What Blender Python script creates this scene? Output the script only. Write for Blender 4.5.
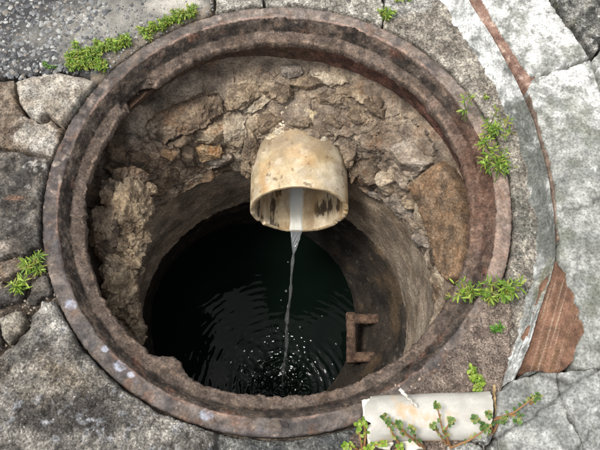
import bpy, bmesh, math
import numpy as np
from mathutils import Matrix, Vector
rad = math.radians
sc = bpy.context.scene
for o in list(bpy.data.objects): bpy.data.objects.remove(o)
COL = sc.collection

# ------------------------------------------------------------------ camera
F = 700.0                                   # focal length in pixels of a 600 px wide picture
PITCH = rad(67.5)
CAM = np.array([0.03377389, -0.44509278, 0.95295267])
FW = np.array([0, math.cos(PITCH), -math.sin(PITCH)]); UP = np.array([0, math.sin(PITCH), math.cos(PITCH)]); RT = np.array([1., 0, 0])
cd = bpy.data.cameras.new('camera'); cam = bpy.data.objects.new('camera', cd); COL.objects.link(cam)
cam.location = CAM; cam.rotation_euler = (math.pi/2 - PITCH, 0, 0)
cd.sensor_width = 36; cd.lens = 36*F/600; cd.clip_start = 0.01; cd.clip_end = 500
sc.camera = cam
# ------------------------------------------------------------------ light
SUN_AZ, SUN_EL = rad(190), rad(68)          # azimuth measured from +x, counter clockwise
w = bpy.data.worlds.new('World'); sc.world = w; w.use_nodes = True
nt = w.node_tree; bg = nt.nodes['Background']
sky = nt.nodes.new('ShaderNodeTexSky'); sky.sky_type = 'NISHITA'; sky.sun_disc = False
sky.sun_elevation = SUN_EL; sky.sun_rotation = math.pi/2 - SUN_AZ
sky.air_density = 1.0; sky.dust_density = 4.0; sky.ozone_density = 1.0
hs = nt.nodes.new('ShaderNodeHueSaturation'); hs.inputs['Saturation'].default_value = 0.22
nt.links.new(sky.outputs[0], hs.inputs['Color']); nt.links.new(hs.outputs[0], bg.inputs['Color'])
bg.inputs['Strength'].default_value = 0.15
sd_ = bpy.data.lights.new('sun', 'SUN'); sd_.energy = 1.3; sd_.angle = rad(10); sd_.color = (1, .95, .88)
sun = bpy.data.objects.new('sun', sd_); COL.objects.link(sun)
sv = Vector((math.cos(SUN_EL)*math.cos(SUN_AZ), math.cos(SUN_EL)*math.sin(SUN_AZ), math.sin(SUN_EL)))
sun.rotation_euler = sv.to_track_quat('Z', 'Y').to_euler(); sun.location = sv*5
sc.view_settings.view_transform = 'Standard'; sc.view_settings.look = 'None'
sc.view_settings.exposure = 0.58; sc.view_settings.gamma = 1

# ------------------------------------------------------------------ maths
def proj(P):
    q = np.asarray(P, float) - CAM; z = q@FW
    return np.stack([300+F*(q@RT)/z, 225-F*(q@UP)/z], -1)
def at(u, v, z):                            # photo pixel -> point of the level plane z
    u = np.asarray(u, float); v = np.asarray(v, float)
    d = ((u-300)/F)[..., None]*RT - ((v-225)/F)[..., None]*UP + FW
    return CAM + d*((z-CAM[2])/d[..., 2])[..., None]
def _h(i, j, k, s):
    n = (i*374761393 + j*668265263 + k*2147483647 + s*974711) & 0xffffffff
    n = ((n ^ (n >> 13))*1274126177) & 0xffffffff
    n = ((n ^ (n >> 16))*2246822519) & 0xffffffff
    return ((n ^ (n >> 15)) & 0xffffff)/float(0xffffff)
_rt = np.random.default_rng(5); _PM = _rt.permutation(1024).astype(np.int32); _VL = (_rt.permutation(1024)/511.5-1).astype(np.float64)
def vnoise(P, s=0):                         # value noise, -1..1
    P = np.asarray(P, float); fl = np.floor(P); f = P-fl; I = fl.astype(np.int32) & 1023; f = f*f*f*(f*(f*6-15)+10)
    i, j, k = I[..., 0], I[..., 1], I[..., 2]; fx, fy, fz = f[..., 0], f[..., 1], f[..., 2]; r = 0
    so = (s*131) & 1023; k1 = (k+1) & 1023; row = []
    for a in (0, 1):
        A = _PM[(i+a+so) & 1023]; col = []
        for b in (0, 1):
            B = _PM[(A+j+b) & 1023]; v0 = _VL[_PM[(B+k) & 1023]]; v1 = _VL[_PM[(B+k1) & 1023]]
            col.append(v0+(v1-v0)*fz)
        row.append(col[0]+(col[1]-col[0])*fy)
    return row[0]+(row[1]-row[0])*fx
ROT = np.array([[.8, -.6, 0], [.36, .48, -.8], [.48, .64, .6]])
def fbm(P, scale, octv=4, gain=.5, s=0):
    P = np.asarray(P, float)*scale; a = 1.; r = 0.; t = 0.
    for o in range(octv):
        r = r + a*vnoise(P, s+o*7); t += a; a *= gain; P = (P@ROT.T)*2.03+13.7
    return r/t
def ridge(P, scale, octv=4, s=0):
    P = np.asarray(P, float)*scale; a = 1.; r = 0.; t = 0.
    for o in range(octv):
        r = r + a*(1-2*np.abs(vnoise(P, s+o*5))); t += a; a *= .55; P = (P@ROT.T)*2.1+5.1
    return r/t
def cells(P, scale, s=0):                   # worley: distances to the nearest two points and a random number of the cell
    P = np.asarray(P, float)*scale; I = np.floor(P).astype(np.int64)
    d1 = np.full(P.shape[:-1], 9.); d2 = d1.copy(); rid = np.zeros(P.shape[:-1])
    for a in (-1, 0, 1):
        for b in (-1, 0, 1):
            for c in (-1, 0, 1):
                q = I + np.array([a, b, c]); i, j, k = q[..., 0], q[..., 1], q[..., 2]
                pt = q + np.stack([_h(i, j, k, s+1), _h(i, j, k, s+2), _h(i, j, k, s+3)], -1)
                d = np.sqrt(((P-pt)**2).sum(-1)); m = d < d1
                d2 = np.where(m, d1, np.minimum(d2, d)); rid = np.where(m, _h(i, j, k, s+4), rid); d1 = np.where(m, d, d1)
    return d1, d2, rid
def sst(a, b, x): t = np.clip((x-a)/(b-a), 0, 1); return t*t*(3-2*t)
def C(*a):                                  # sRGB 0..255 -> linear
    a = np.array(a, float)/255; return np.where(a < .04045, a/12.92, ((a+.055)/1.055)**2.4)
def lerp(a, b, m): return a + (b-a)*np.asarray(m)[..., None]
def blob(px, u, v, ru, rv, ang=0):          # soft elliptical mask round a place given in photo pixels
    x, y = px[..., 0]-u, px[..., 1]-v; c, s = math.cos(rad(ang)), math.sin(rad(ang))
    return np.exp(-(((x*c+y*s)/ru)**2+((-x*s+y*c)/rv)**2))
def polysd(X, Y, W):                        # signed distance, positive inside
    d = np.full(X.shape, 1e9); ins = np.zeros(X.shape, bool); n = len(W)
    for i in range(n):
        ax, ay = W[i]; bx, by = W[(i+1) % n]; ex, ey = bx-ax, by-ay
        t = np.clip(((X-ax)*ex+(Y-ay)*ey)/(ex*ex+ey*ey+1e-18), 0, 1)
        d = np.minimum(d, np.hypot(X-ax-t*ex, Y-ay-t*ey))
        if ay != by:
            ins ^= ((ay > Y) != (by > Y)) & (X < (bx-ax)*(Y-ay)/(by-ay)+ax)
    return np.where(ins, d, -d)
rng = np.random.default_rng(11)

# ------------------------------------------------------------------ object helpers
def link(o, parent=None):
    COL.objects.link(o)
    if parent is not None: o.parent = parent
    return o
def tag(o, label=None, cat=None, group=None, kind=None):
    for k, v in (('label', label), ('category', cat), ('group', group), ('kind', kind)):
        if v: o[k] = v
    return o
def empty(name, label, cat, group=None, loc=(0, 0, 0)):
    o = bpy.data.objects.new(name, None); o.empty_display_size = .02; o.location = loc; link(o)
    return tag(o, label, cat, group)
def mesh(name, V, Fc, mat, parent=None, col=None, smooth=True):
    V = np.asarray(V, np.float64); me = bpy.data.meshes.new(name)
    if parent is not None: V = V - np.array(parent.matrix_basis.translation) - (np.array(parent.parent.matrix_basis.translation) if parent.parent else 0)
    Fc = [np.asarray(f, np.int64) for f in Fc] if isinstance(Fc, list) and len(Fc) and np.ndim(Fc[0]) == 2 else [np.asarray(Fc, np.int64)]
    me.vertices.add(len(V)); me.vertices.foreach_set('co', V.ravel())
    li = np.concatenate([f.ravel() for f in Fc]); tot = np.concatenate([np.full(len(f), f.shape[1]) for f in Fc])
    me.loops.add(len(li)); me.loops.foreach_set('vertex_index', li.astype(np.int32))
    me.polygons.add(len(tot)); me.polygons.foreach_set('loop_start', (np.cumsum(tot)-tot).astype(np.int32))
    me.polygons.foreach_set('use_smooth', np.full(len(tot), smooth))
    me.update(calc_edges=True); me.validate()
    if col is not None:
        c = np.ones((len(V), 4)); c[:, :3] = np.clip(col, 0, 1)
        a = me.attributes.new('tint', 'FLOAT_COLOR', 'POINT'); a.data.foreach_set('color', c.ravel())
    me.materials.append(mat)
    return link(bpy.data.objects.new(name, me), parent)
def gridfaces(nu, nv, wrap=False):
    i = np.arange(nu if wrap else nu-1); j = np.arange(nv-1); I, J = np.meshgrid(i, j, indexing='ij'); I2 = (I+1) % nu
    return np.stack([I*nv+J, I2*nv+J, I2*nv+J+1, I*nv+J+1], -1).reshape(-1, 4)
def nmat(name, n1=(60, .7, 1.3), n2=(500, .75, 1.25), bumps=((300, .5, .003),), rough=(.75, .95), spec=.35, speck=None, vor=None, base=None, hue=None, stretch=None, bstr=1.0):
    m = bpy.data.materials.new(name); m.use_nodes = True; t = m.node_tree; N = t.nodes; L = t.links; b = N['Principled BSDF']
    tc = N.new('ShaderNodeTexCoord').outputs['Object']
    if stretch:
        mp = N.new('ShaderNodeMapping'); mp.inputs['Scale'].default_value = stretch; L.new(tc, mp.inputs[0]); tcs = mp.outputs[0]
    else: tcs = tc
    if base is None:
        a = N.new('ShaderNodeAttribute'); a.attribute_name = 'tint'; colr = a.outputs['Color']
    else:
        r = N.new('ShaderNodeRGB'); r.outputs[0].default_value = (*base, 1); colr = r.outputs[0]
    def noise(scale, det=5, rg=.6, co=tcs):
        n = N.new('ShaderNodeTexNoise'); n.inputs['Scale'].default_value = scale; n.inputs['Detail'].default_value = det; n.inputs['Roughness'].default_value = rg
        L.new(co, n.inputs['Vector']); return n
    def mrange(x, lo, hi, a=.36, c=.64):
        g = N.new('ShaderNodeMapRange'); g.inputs['From Min'].default_value = a; g.inputs['From Max'].default_value = c
        g.inputs['To Min'].default_value = lo; g.inputs['To Max'].default_value = hi; L.new(x, g.inputs['Value']); return g.outputs[0]
    def mix(typ, x, y, fac=1.0):
        q = N.new('ShaderNodeMix'); q.data_type = 'RGBA'; q.blend_type = typ; q.clamp_factor = True
        if hasattr(fac, 'is_linked') or not isinstance(fac, float): L.new(fac, q.inputs['Factor'])
        else: q.inputs['Factor'].default_value = fac
        for s, z in ((q.inputs[6], x), (q.inputs[7], y)):
            if isinstance(z, tuple): s.default_value = (*z, 1)
            else: L.new(z, s)
        return q.outputs[2]
    for nn in (n1, n2):
        if nn:
            g = mrange(noise(nn[0]).outputs[0], nn[1], nn[2]); cc = N.new('ShaderNodeCombineColor')
            for k in range(3): L.new(g, cc.inputs[k])
            colr = mix('MULTIPLY', colr, cc.outputs[0])
    if hue:                                   # faint warm / cool drift
        colr = mix('MIX', colr, mix('MULTIPLY', colr, hue[1]), mrange(noise(hue[0]).outputs[0], 0, hue[2]))
    if speck:                                 # (scale, threshold, colour, amount)
        for q in speck:
            colr = mix('MIX', colr, q[2], mrange(noise(q[0], 2, .5).outputs[0], 0, q[3], q[1], q[1]+.06))
    hgt = None
    for bsc, bst, bd in bumps:
        x = noise(bsc, 6, .65).outputs[0]; bu = N.new('ShaderNodeBump'); bu.inputs['Strength'].default_value = min(1, bst*bstr); bu.inputs['Distance'].default_value = bd
        L.new(x, bu.inputs['Height'])
        if hgt: L.new(hgt, bu.inputs['Normal'])
        hgt = bu.outputs[0]
    if vor:
        v = N.new('ShaderNodeTexVoronoi'); v.inputs['Scale'].default_value = vor[0]; L.new(tcs, v.inputs['Vector'])
        bu = N.new('ShaderNodeBump'); bu.inputs['Strength'].default_value = vor[1]; bu.inputs['Distance'].default_value = vor[2]; bu.invert = True
        L.new(v.outputs['Distance'], bu.inputs['Height']); L.new(hgt, bu.inputs['Normal']); hgt = bu.outputs[0]
        g = mrange(v.outputs['Color'], 1-vor[3], 1+vor[3], .2, .8); cc = N.new('ShaderNodeCombineColor')
        for k in range(3): L.new(g, cc.inputs[k])
        colr = mix('MULTIPLY', colr, cc.outputs[0])
    if hgt: L.new(hgt, b.inputs['Normal'])
    L.new(colr, b.inputs['Base Color'])
    L.new(mrange(noise(n1[0]*1.7 if n1 else 90).outputs[0], rough[0], rough[1]), b.inputs['Roughness'])
    b.inputs['Specular IOR Level'].default_value = spec
    return m
M = {}
M['asphalt'] = nmat('asphalt', (40, .75, 1.2), (700, .6, 1.35), ((420, .6, .0025),), (.6, .9), .4)
M['pebble'] = nmat('aggregate', (150, .8, 1.15), (900, .75, 1.2), ((700, .4, .001),), (.55, .9), .4)
M['stone'] = nmat('rough_stone', (75, .58, 1.36), (300, .55, 1.45), ((130, .8, .006), (420, .9, .003)), (.72, .95), .3, hue=(30, (1.08, .98, .86), .6), speck=[(300, .66, tuple(C(70, 66, 62)), .6), (260, .69, tuple(C(222, 218, 208)), .7)])
M['conc'] = nmat('granular_concrete', (70, .55, 1.38), (340, .5, 1.5), ((260, .8, .005), (800, .7, .0018)), (.75, .95), .3, vor=(300, .6, .0025, .3), speck=[(230, .66, tuple(C(60, 58, 56)), .8), (310, .68, tuple(C(224, 220, 210)), .8)])
M['white'] = nmat('weathered_whitewash', (60, .72, 1.2), (280, .62, 1.28), ((140, .35, .003), (600, .6, .0016)), (.7, .92), .3, speck=[(200, .62, tuple(C(104, 104, 97)), .6), (420, .66, tuple(C(80, 80, 74)), .6)])
M['iron'] = nmat('rusty_cast_iron', (70, .7, 1.3), (300, .72, 1.28), ((150, .55, .003), (500, .7, .0015)), (.5, .85), .45, hue=(45, (1.08, .97, .86), .7))
M['crust'] = nmat('dirty_iron_crust', (70, .7, 1.3), (300, .62, 1.4), ((170, .8, .005), (480, .8, .0025)), (.7, .95), .3, hue=(45, (1.08, .98, .86), .6))
M['mortar'] = nmat('crumbling_mortar', (38, .72, 1.28), (260, .66, 1.34), ((130, .8, .007), (420, .8, .003)), (.8, .97), .25, hue=(22, (1.07, .98, .88), .8))
M['ring'] = nmat('damp_shaft_concrete', (22, .68, 1.25), (260, .62, 1.35), ((70, .45, .005), (420, .7, .002)), (.65, .92), .3, hue=(12, (1.08, .98, .88), .7), stretch=(1, 1, 1.2), speck=[(240, .67, tuple(C(150, 142, 130)), .5)])
M['tile'] = nmat('ochre_stone', (45, .65, 1.3), (300, .6, 1.4), ((170, .5, .003), (700, .5, .0015)), (.75, .95), .3, hue=(50, (1.1, .95, .78), .8), speck=[(420, .64, tuple(C(190, 175, 150)), .5)])
M['pipe'] = nmat('stained_pipe', (28, .85, 1.12), (300, .88, 1.1), ((90, .22, .003), (600, .25, .0008)), (.55, .8), .4, hue=(20, (1.06, .95, .74), .8))
M['brick'] = nmat('red_brick', (60, .8, 1.2), (500, .7, 1.3), ((300, .5, .002), (900, .4, .001)), (.8, .95), .25)
M['plaster'] = nmat('white_plastic', (40, .93, 1.04), (500, .94, 1.04), ((60, .12, .002), (500, .15, .0006)), (.45, .65), .4)
M['soil'] = nmat('gritty_soil', (60, .7, 1.3), (480, .45, 1.55), ((300, .8, .004), (900, .6, .0015)), (.85, .98), .2, vor=(420, .4, .0015, .3))
M['wood'] = nmat('dead_twig', (90, .7, 1.2), (600, .8, 1.2), ((500, .4, .001),), (.7, .9), .3)
def leafmat():
    m = bpy.data.materials.new('leaf'); m.use_nodes = True; N = m.node_tree.nodes; L = m.node_tree.links; b = N['Principled BSDF']
    a = N.new('ShaderNodeAttribute'); a.attribute_name = 'tint'; L.new(a.outputs['Color'], b.inputs['Base Color'])
    b.inputs['Roughness'].default_value = .5; b.inputs['Specular IOR Level'].default_value = .35
    t = N.new('ShaderNodeBsdfTranslucent'); L.new(a.outputs['Color'], t.inputs['Color'])
    x = N.new('ShaderNodeMixShader'); x.inputs[0].default_value = .35
    L.new(b.outputs[0], x.inputs[1]); L.new(t.outputs[0], x.inputs[2]); L.new(x.outputs[0], N['Material Output'].inputs['Surface'])
    return m
M['leaf'] = leafmat()
def watermat():
    m = bpy.data.materials.new('dark_water'); m.use_nodes = True; b = m.node_tree.nodes['Principled BSDF']
    N = m.node_tree.nodes; L = m.node_tree.links
    n = N.new('ShaderNodeTexNoise'); n.inputs['Scale'].default_value = 9; tc = N.new('ShaderNodeTexCoord'); L.new(tc.outputs['Object'], n.inputs['Vector'])
    r = N.new('ShaderNodeValToRGB'); r.color_ramp.elements[0].color = (.002, .0036, .003, 1); r.color_ramp.elements[1].color = (.004, .0085, .006, 1)
    L.new(n.outputs[0], r.inputs[0]); L.new(r.outputs[0], b.inputs['Base Color'])
    b.inputs['Roughness'].default_value = .03; b.inputs['IOR'].default_value = 1.333; b.inputs['Specular IOR Level'].default_value = .13
    return m
M['water'] = watermat()
def clearmat():
    m = bpy.data.materials.new('clear_water'); m.use_nodes = True; b = m.node_tree.nodes['Principled BSDF']
    b.inputs['Base Color'].default_value = (.9, .94, .96, 1); b.inputs['Transmission Weight'].default_value = .94; b.inputs['Roughness'].default_value = .02; b.inputs['IOR'].default_value = 1.333
    return m
M['clear'] = clearmat()
M['glint_flecks'] = nmat('glint_flecks', None, None, ((900, .2, .0005),), (.1, .3), .6, base=(.85, .88, .88))  # plain white for the added glints on the water
M['sheen'] = clearmat(); M['sheen'].name = 'running_water'; M['sheen'].node_tree.nodes['Principled BSDF'].inputs['Transmission Weight'].default_value = .6

# ------------------------------------------------------------------ level pieces: a traced outline, its own thickness and relief
def patch(name, parent, poly, zt, mat, colfn, res=.002, relief=None, edge=.006, depth=.035, ring=.353, warp=.003, wsc=60, zfn=None, seed=0):
    P = np.array(poly, float); W = at(P[:, 0], P[:, 1], zt)[:, :2]
    x0, y0 = W.min(0)-.006; x1, y1 = W.max(0)+.006
    xs = np.arange(x0, x1, res); ys = np.arange(y0, y1, res); X, Y = np.meshgrid(xs, ys, indexing='ij')
    Q = np.stack([X, Y, np.full_like(X, seed*3.1)], -1)
    wn = warp*(fbm(Q, wsc, 4, .55, seed)*1.6)
    sd = polysd(X, Y, W) + wn
    if ring: sd = np.minimum(sd, np.hypot(X, Y)-ring+wn*.5)
    gx, gy = np.gradient(sd, res); gl = np.hypot(gx, gy)+1e-9; out = sd < 0
    mv = np.where(out, np.clip(-sd, 0, 2.2*res), 0)
    Xs, Ys = X+gx/gl*mv, Y+gy/gl*mv
    e = np.clip(1-sd/edge, 0, 1); z = zt - edge*(1-np.sqrt(np.clip(1-e*e, 0, 1)))
    if zfn is not None: z = z + zfn(X, Y)
    px = proj(np.stack([X, Y, z], -1))
    if relief is not None: z = z + (relief(Q, px) + .0011*fbm(Q, 230, 3, .6, 77) + .0016*ridge(Q, 70, 3, 78)*(fbm(Q, 18, 2, .5, 79) > 0))*sst(0, edge, sd)
    z = np.where(out, zt-depth + (zfn(X, Y) if zfn is not None else 0), z)
    ok = sd > 0
    cell = ok[:-1, :-1] | ok[1:, :-1] | ok[1:, 1:] | ok[:-1, 1:]
    fc = gridfaces(len(xs), len(ys)).reshape(len(xs)-1, len(ys)-1, 4)[cell]
    used = np.unique(fc); mp = np.full(X.size, -1); mp[used] = np.arange(len(used))
    V = np.stack([Xs, Ys, z], -1).reshape(-1, 3)[used]
    return mesh(name, V, mp[fc], mat, parent, colfn(V, proj(V)))
def grain(amp, sc_, s=0, o=4): return lambda Q, px: amp*fbm(Q, sc_, o, .6, s)
def lumps(a1, s1, a2, s2, s=0): return lambda Q, px: a1*fbm(Q, s1, 3, .5, s) + a2*ridge(Q, s2, 3, s+3)
# ---- ground sheet (one sheet to the horizon, opened for the manhole)
radii = np.concatenate([np.linspace(.351, .9, 90), np.geomspace(.93, 120, 50)]); NT = 360
th = np.linspace(0, 2*np.pi, NT, endpoint=False); R_, T_ = np.meshgrid(radii, th, indexing='xy')
X, Y = R_*np.cos(T_), R_*np.sin(T_); Z = -.02 + .004*fbm(np.stack([X, Y, 0*X], -1), 30, 4)*(R_ < 2)
V = np.stack([X, Y, Z], -1).reshape(-1, 3); n = fbm(V, 20, 4, .6, 5)
ground = tag(mesh('ground', V, gridfaces(NT, len(radii), True)[:, ::-1], M['soil'], None, lerp(C(78, 68, 58), C(120, 110, 98), sst(-.3, .4, n))), 'dark gritty soil showing in the gaps between the paving pieces', kind='structure')
pav = tag(bpy.data.objects.new('pavement', None), 'patchwork of asphalt, stones and cracked concrete around the open manhole', kind='structure'); link(pav)

def col_asphalt(V, px):
    n = fbm(V, 35, 4, .6, 1); c = lerp(C(58, 58, 59), C(108, 106, 101), sst(-.3, .5, n))
    c = lerp(c, C(142, 139, 131), sst(.0, .7, blob(px, 110, 22, 70, 26, -10)*.7+.25*fbm(V, 60, 4, .6, 3)))
    c = lerp(c, C(196, 190, 178), .7*sst(.2, .7, blob(px, 178, 6, 36, 10)))
    return lerp(c, C(126, 114, 98), .8*sst(.385, .36, np.hypot(V[:, 0], V[:, 1])+.01*fbm(V, 60, 4, .6, 9)))
asp = patch('asphalt', pav, [(-150, -140), (232, -140), (214, -8), (212, 12), (190, 30), (150, 52), (95, 100), (88, 77), (60, 69), (30, 75), (0, 76), (-150, 80)], -.003, M['asphalt'], col_asphalt, relief=lumps(.0025, 40, .0012, 150, 1), edge=.008, warp=.004)
# aggregate stones standing in the binder
def ico(sub):
    bm = bmesh.new(); bmesh.ops.create_icosphere(bm, subdivisions=sub, radius=1)
    V = np.array([v.co[:] for v in bm.verts]); Fc = np.array([[v.index for v in f.verts] for f in bm.faces]); bm.free(); return V, Fc
ICO = {k: ico(k) for k in (1, 2, 3, 4, 5)}
def scatter_stones(name, parent, pts, sizes, cols, mat, sub=2, seed=0, sink=.25):
    rg = np.random.default_rng(seed); V0, F0 = ICO[sub]; VV = []; FF = []; CC = []
    for k, (p, s, c) in enumerate(zip(pts, sizes, cols)):
        A = rg.normal(size=(3, 3)); q, _ = np.linalg.qr(A)
        nrm = rg.normal(size=(9, 3)); nrm /= np.linalg.norm(nrm, axis=1)[:, None]
        r = np.min(np.where(V0@nrm.T > .05, rg.uniform(.62, .95, 9)/np.maximum(V0@nrm.T, .05), 9), 1); r = np.minimum(r, 1.1)
        v = V0*r[:, None]*np.array([1, rg.uniform(.65, 1), rg.uniform(.55, .8)])
        a = rg.uniform(0, 6.283); rz = np.array([[math.cos(a), -math.sin(a), 0], [math.sin(a), math.cos(a), 0], [0, 0, 1]])
        tl = np.eye(3) + .25*np.array([[0, 0, rg.normal()], [0, 0, rg.normal()], [0, 0, 0]])
        v = v@tl.T@rz.T*s; v[:, 2] = v[:, 2] + s*(.55-sink*2)
        VV.append(v+p); FF.append(F0+k*len(V0)); CC.append(np.tile(c, (len(V0), 1)))
    o = mesh(name, np.concatenate(VV), np.concatenate(FF), mat, parent, np.concatenate(CC), smooth=False)
    o['kind'] = 'stuff'; return o
rg = np.random.default_rng(3); N = 9000
u = rg.uniform(-120, 225, N); v = rg.uniform(-120, 80, N); P = at(u, v, -.001)
keep = (np.hypot(P[:, 0], P[:, 1]) > .354) & (v < 76+3*np.sin(u/20)) & (u < 214)
dens = np.where(u > 105, .8, 1.)*np.where(blob(np.stack([u, v], -1), 178, 6, 40, 14) > .5, .3, 1); keep &= rg.uniform(0, 1, N) < dens
P = P[keep]; n = len(P); s = np.clip(rg.lognormal(math.log(.0031), .42, n), .0012, .0080)
s = np.where(P[:, 0] > at(105, 20, 0)[0], s*.62, s); tone = rg.choice(4, n, p=[.2, .32, .36, .12]); pal = np.array([C(172, 172, 167), C(132, 133, 133), C(96, 97, 99), C(140, 132, 121)])
P[:, 2] += .0022*fbm(P, 40, 3, .5, 1)-.0012
scatter_stones('aggregate', asp, P, s, pal[tone]*rg.uniform(.8, 1.15, (n, 1)), M['pebble'], 1, 4, sink=.40)

def col_lightstone(V, px):
    n = fbm(V, 45, 4, .6, 11); c = lerp(C(160, 152, 140), C(194, 188, 177), sst(-.35, .35, n))
    return lerp(c, C(150, 136, 116), .7*sst(.1, .6, fbm(V, 25, 3, .5, 12)))
patch('stone', pav, [(15, 81), (34, 75), (62, 72), (94, 79), (88, 91), (72, 110), (60, 124), (52, 117), (47, 112), (40, 120), (26, 112), (18, 100)], .010, M['stone'], col_lightstone, relief=lumps(.004, 50, .0028, 110, 12), edge=.008, warp=.003)
def col_brownstone(V, px):
    n = fbm(V, 40, 4, .6, 21); c = lerp(C(106, 94, 82), C(148, 136, 122), sst(-.4, .35, n))
    c = lerp(c, C(190, 184, 174), sst(.15, .5, fbm(V, 60, 4, .6, 22)*.6+.75*blob(px, 35, 140, 22, 14)))
    return lerp(c, C(146, 126, 104), .6*sst(.1, .5, fbm(V, 30, 3, .5, 23)))
patch('stone', pav, [(-150, 82), (13, 80), (17, 101), (25, 114), (40, 123), (52, 119), (60, 127), (70, 118), (66, 140), (50, 156), (20, 150), (0, 147), (-150, 150)], .001, M['stone'], col_brownstone, relief=lumps(.006, 35, .004, 90, 22), edge=.006, warp=.004)
def col_darkstone(V, px):
    n = fbm(V, 50, 4, .62, 31); c = lerp(C(74, 71, 68), C(122, 117, 110), sst(-.35, .45, n))
    c = lerp(c, C(190, 187, 181), sst(.38, .68, fbm(V, 85, 4, .6, 32)+.75*blob(px, 34, 162, 13, 14)))
    c = lerp(c, C(160, 128, 108), .6*sst(.4, .8, blob(px, 15, 198, 13, 3)+.5*fbm(V, 110, 4, .6, 33)))
    return lerp(c, C(172, 164, 156), sst(.3, .8, blob(px, 3, 246, 9, 7)))
patch('stone', pav, [(-150, 152), (0, 149), (22, 152), (50, 158), (60, 150), (55, 250), (41, 246), (18, 252), (0, 257), (-150, 262)], .003, M['stone'], col_darkstone, relief=lumps(.007, 40, .005, 70, 32), edge=.006, warp=.004)
patch('stone', pav, [(-150, 265), (0, 260), (15, 256), (24, 258), (22, 266), (12, 273), (0, 279), (-150, 284)], .000, M['stone'], col_brownstone, relief=lumps(.004, 50, .002, 120, 42), edge=.008, seed=4)
patch('stone', pav, [(-80, 294), (0, 286), (18, 281), (26, 290), (18, 300), (0, 305), (-80, 310)], -.002, M['stone'], col_darkstone, relief=lumps(.004, 50, .003, 100, 52), edge=.008, seed=5)
patch('stone', pav, [(28, 282), (44, 272), (54, 280), (58, 292), (44, 296), (34, 304), (26, 302), (28, 292)], -.006, M['stone'], col_darkstone, relief=lumps(.004, 50, .003, 100, 62), edge=.007, seed=6)
patch('stone', pav, [(-4, 318), (8, 313), (21, 309), (25, 316), (20, 330), (8, 343), (0, 334)], .003, M['stone'], lambda V, px: lerp(C(120, 114, 104), C(160, 154, 142), sst(-.3, .3, fbm(V, 50, 4, .6, 7))), relief=lumps(.004, 60, .002, 140, 72), edge=.009, seed=7)
patch('stone', pav, [(-120, 314), (-8, 316), (-2, 334), (2, 346), (-120, 372)], .000, M['stone'], col_darkstone, relief=lumps(.004, 60, .002, 140, 82), edge=.009, seed=8)
def col_bigrock(V, px):
    n = fbm(V, 30, 5, .62, 41); c = lerp(C(88, 84, 78), C(158, 153, 144), sst(-.42, .4, n))
    c = lerp(c, C(196, 191, 181), .85*sst(.1, .6, blob(px, 62, 322, 18, 16)+blob(px, 45, 305, 14, 8)+.35*fbm(V, 60, 4, .6, 42)-.15))
    c = lerp(c, C(66, 62, 58), .75*sst(.05, .5, fbm(V, 22, 4, .6, 43)*.8+.5*blob(px, 75, 420, 60, 25)+.5*blob(px, 45, 345, 16, 10)-.1))
    c = lerp(c, C(172, 174, 178), .6*sst(.3, .6, fbm(V, 90, 3, .6, 44)+.3*blob(px, 90, 425, 40, 25)))
    return lerp(c, C(150, 134, 110), .4*sst(0, .5, fbm(V, 14, 3, .5, 45)))
patch('rock', pav, [(57, 297), (72, 305), (100, 330), (150, 380), (215, 432), (212, 470), (200, 640), (-150, 640), (-150, 384), (0, 352), (12, 346), (26, 328), (30, 312), (42, 300)], .012, M['conc'], col_bigrock, res=.0017, relief=lambda Q, px: lumps(.008, 26, .0045, 60, 92)(Q, px)-.004*sst(.25, .5, fbm(Q, 75, 4, .6, 94)), edge=.014, warp=.004, seed=9)
patch('slab', pav, [(214, 432), (270, 425), (330, 425), (356, 418), (372, 434), (380, 470), (400, 640), (202, 640), (214, 470)], -.006, M['conc'], lambda V, px: lerp(C(72, 74, 74), C(126, 126, 120), sst(-.4, .4, fbm(V, 40, 4, .6, 51))), relief=lumps(.003, 40, .001, 120, 102), edge=.008, seed=10)
# pale blocks at the top
def col_pale(V, px):
    n = fbm(V, 50, 4, .6, 61); c = lerp(C(152, 147, 136), C(192, 187, 175), sst(-.3, .35, n))
    return lerp(c, C(120, 116, 100), .6*sst(.2, .5, fbm(V, 90, 4, .6, 62)))
for i, (a, b) in enumerate(((214, 264), (265, 383.5))):
    patch('slab', pav, [(a, -140), (b, -140), (b-1, 28), (a+1, 28)], .001, M['conc'], col_pale, relief=lumps(.002, 50, .001, 140, 112+i), edge=.003, seed=11+i, warp=.0035)
def col_band(V, px):
    n = fbm(V, 55, 4, .6, 71); c = lerp(C(130, 122, 111), C(168, 161, 148), sst(-.4, .4, n))
    c = lerp(c, C(178, 176, 170), .8*sst(.1, .5, blob(px, 395, 5, 40, 14)+.4*fbm(V, 60, 3, .6, 72)-.2))
    c = lerp(c, C(98, 100, 92), .7*sst(-.1, .35, fbm(V, 60, 4, .6, 73))*sst(130, 230, px[:, 1]))
    return lerp(c, C(124, 100, 90), sst(330, 380, px[:, 1]))
patch('mortar_band', pav, [(384, -140), (418, -140), (424, -20), (448, 6), (472, 42), (500, 88), (521, 130), (537, 185), (543, 240), (537, 300), (523, 345), (506, 384), (480, 372), (470, 330), (440, 60), (384, 30)], .000, M['conc'], col_band, relief=lumps(.002, 60, .001, 200, 132), edge=.005, seed=17)
# soil beside the flange at the lower right
patch('soil', pav, [(350, 470), (352, 436), (372, 418), (408, 396), (440, 366), (470, 330), (486, 296), (510, 290), (512, 345), (506, 380), (504, 395), (497, 420), (470, 460), (400, 470)], .0022, M['soil'], lambda V, px: lerp(C(100, 88, 80), C(142, 128, 116), sst(-.4, .4, fbm(V, 60, 4, .6, 81))), relief=lumps(.002, 60, .0015, 160, 142), edge=.004, ring=.3385, warp=.005, wsc=45, seed=18)

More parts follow.
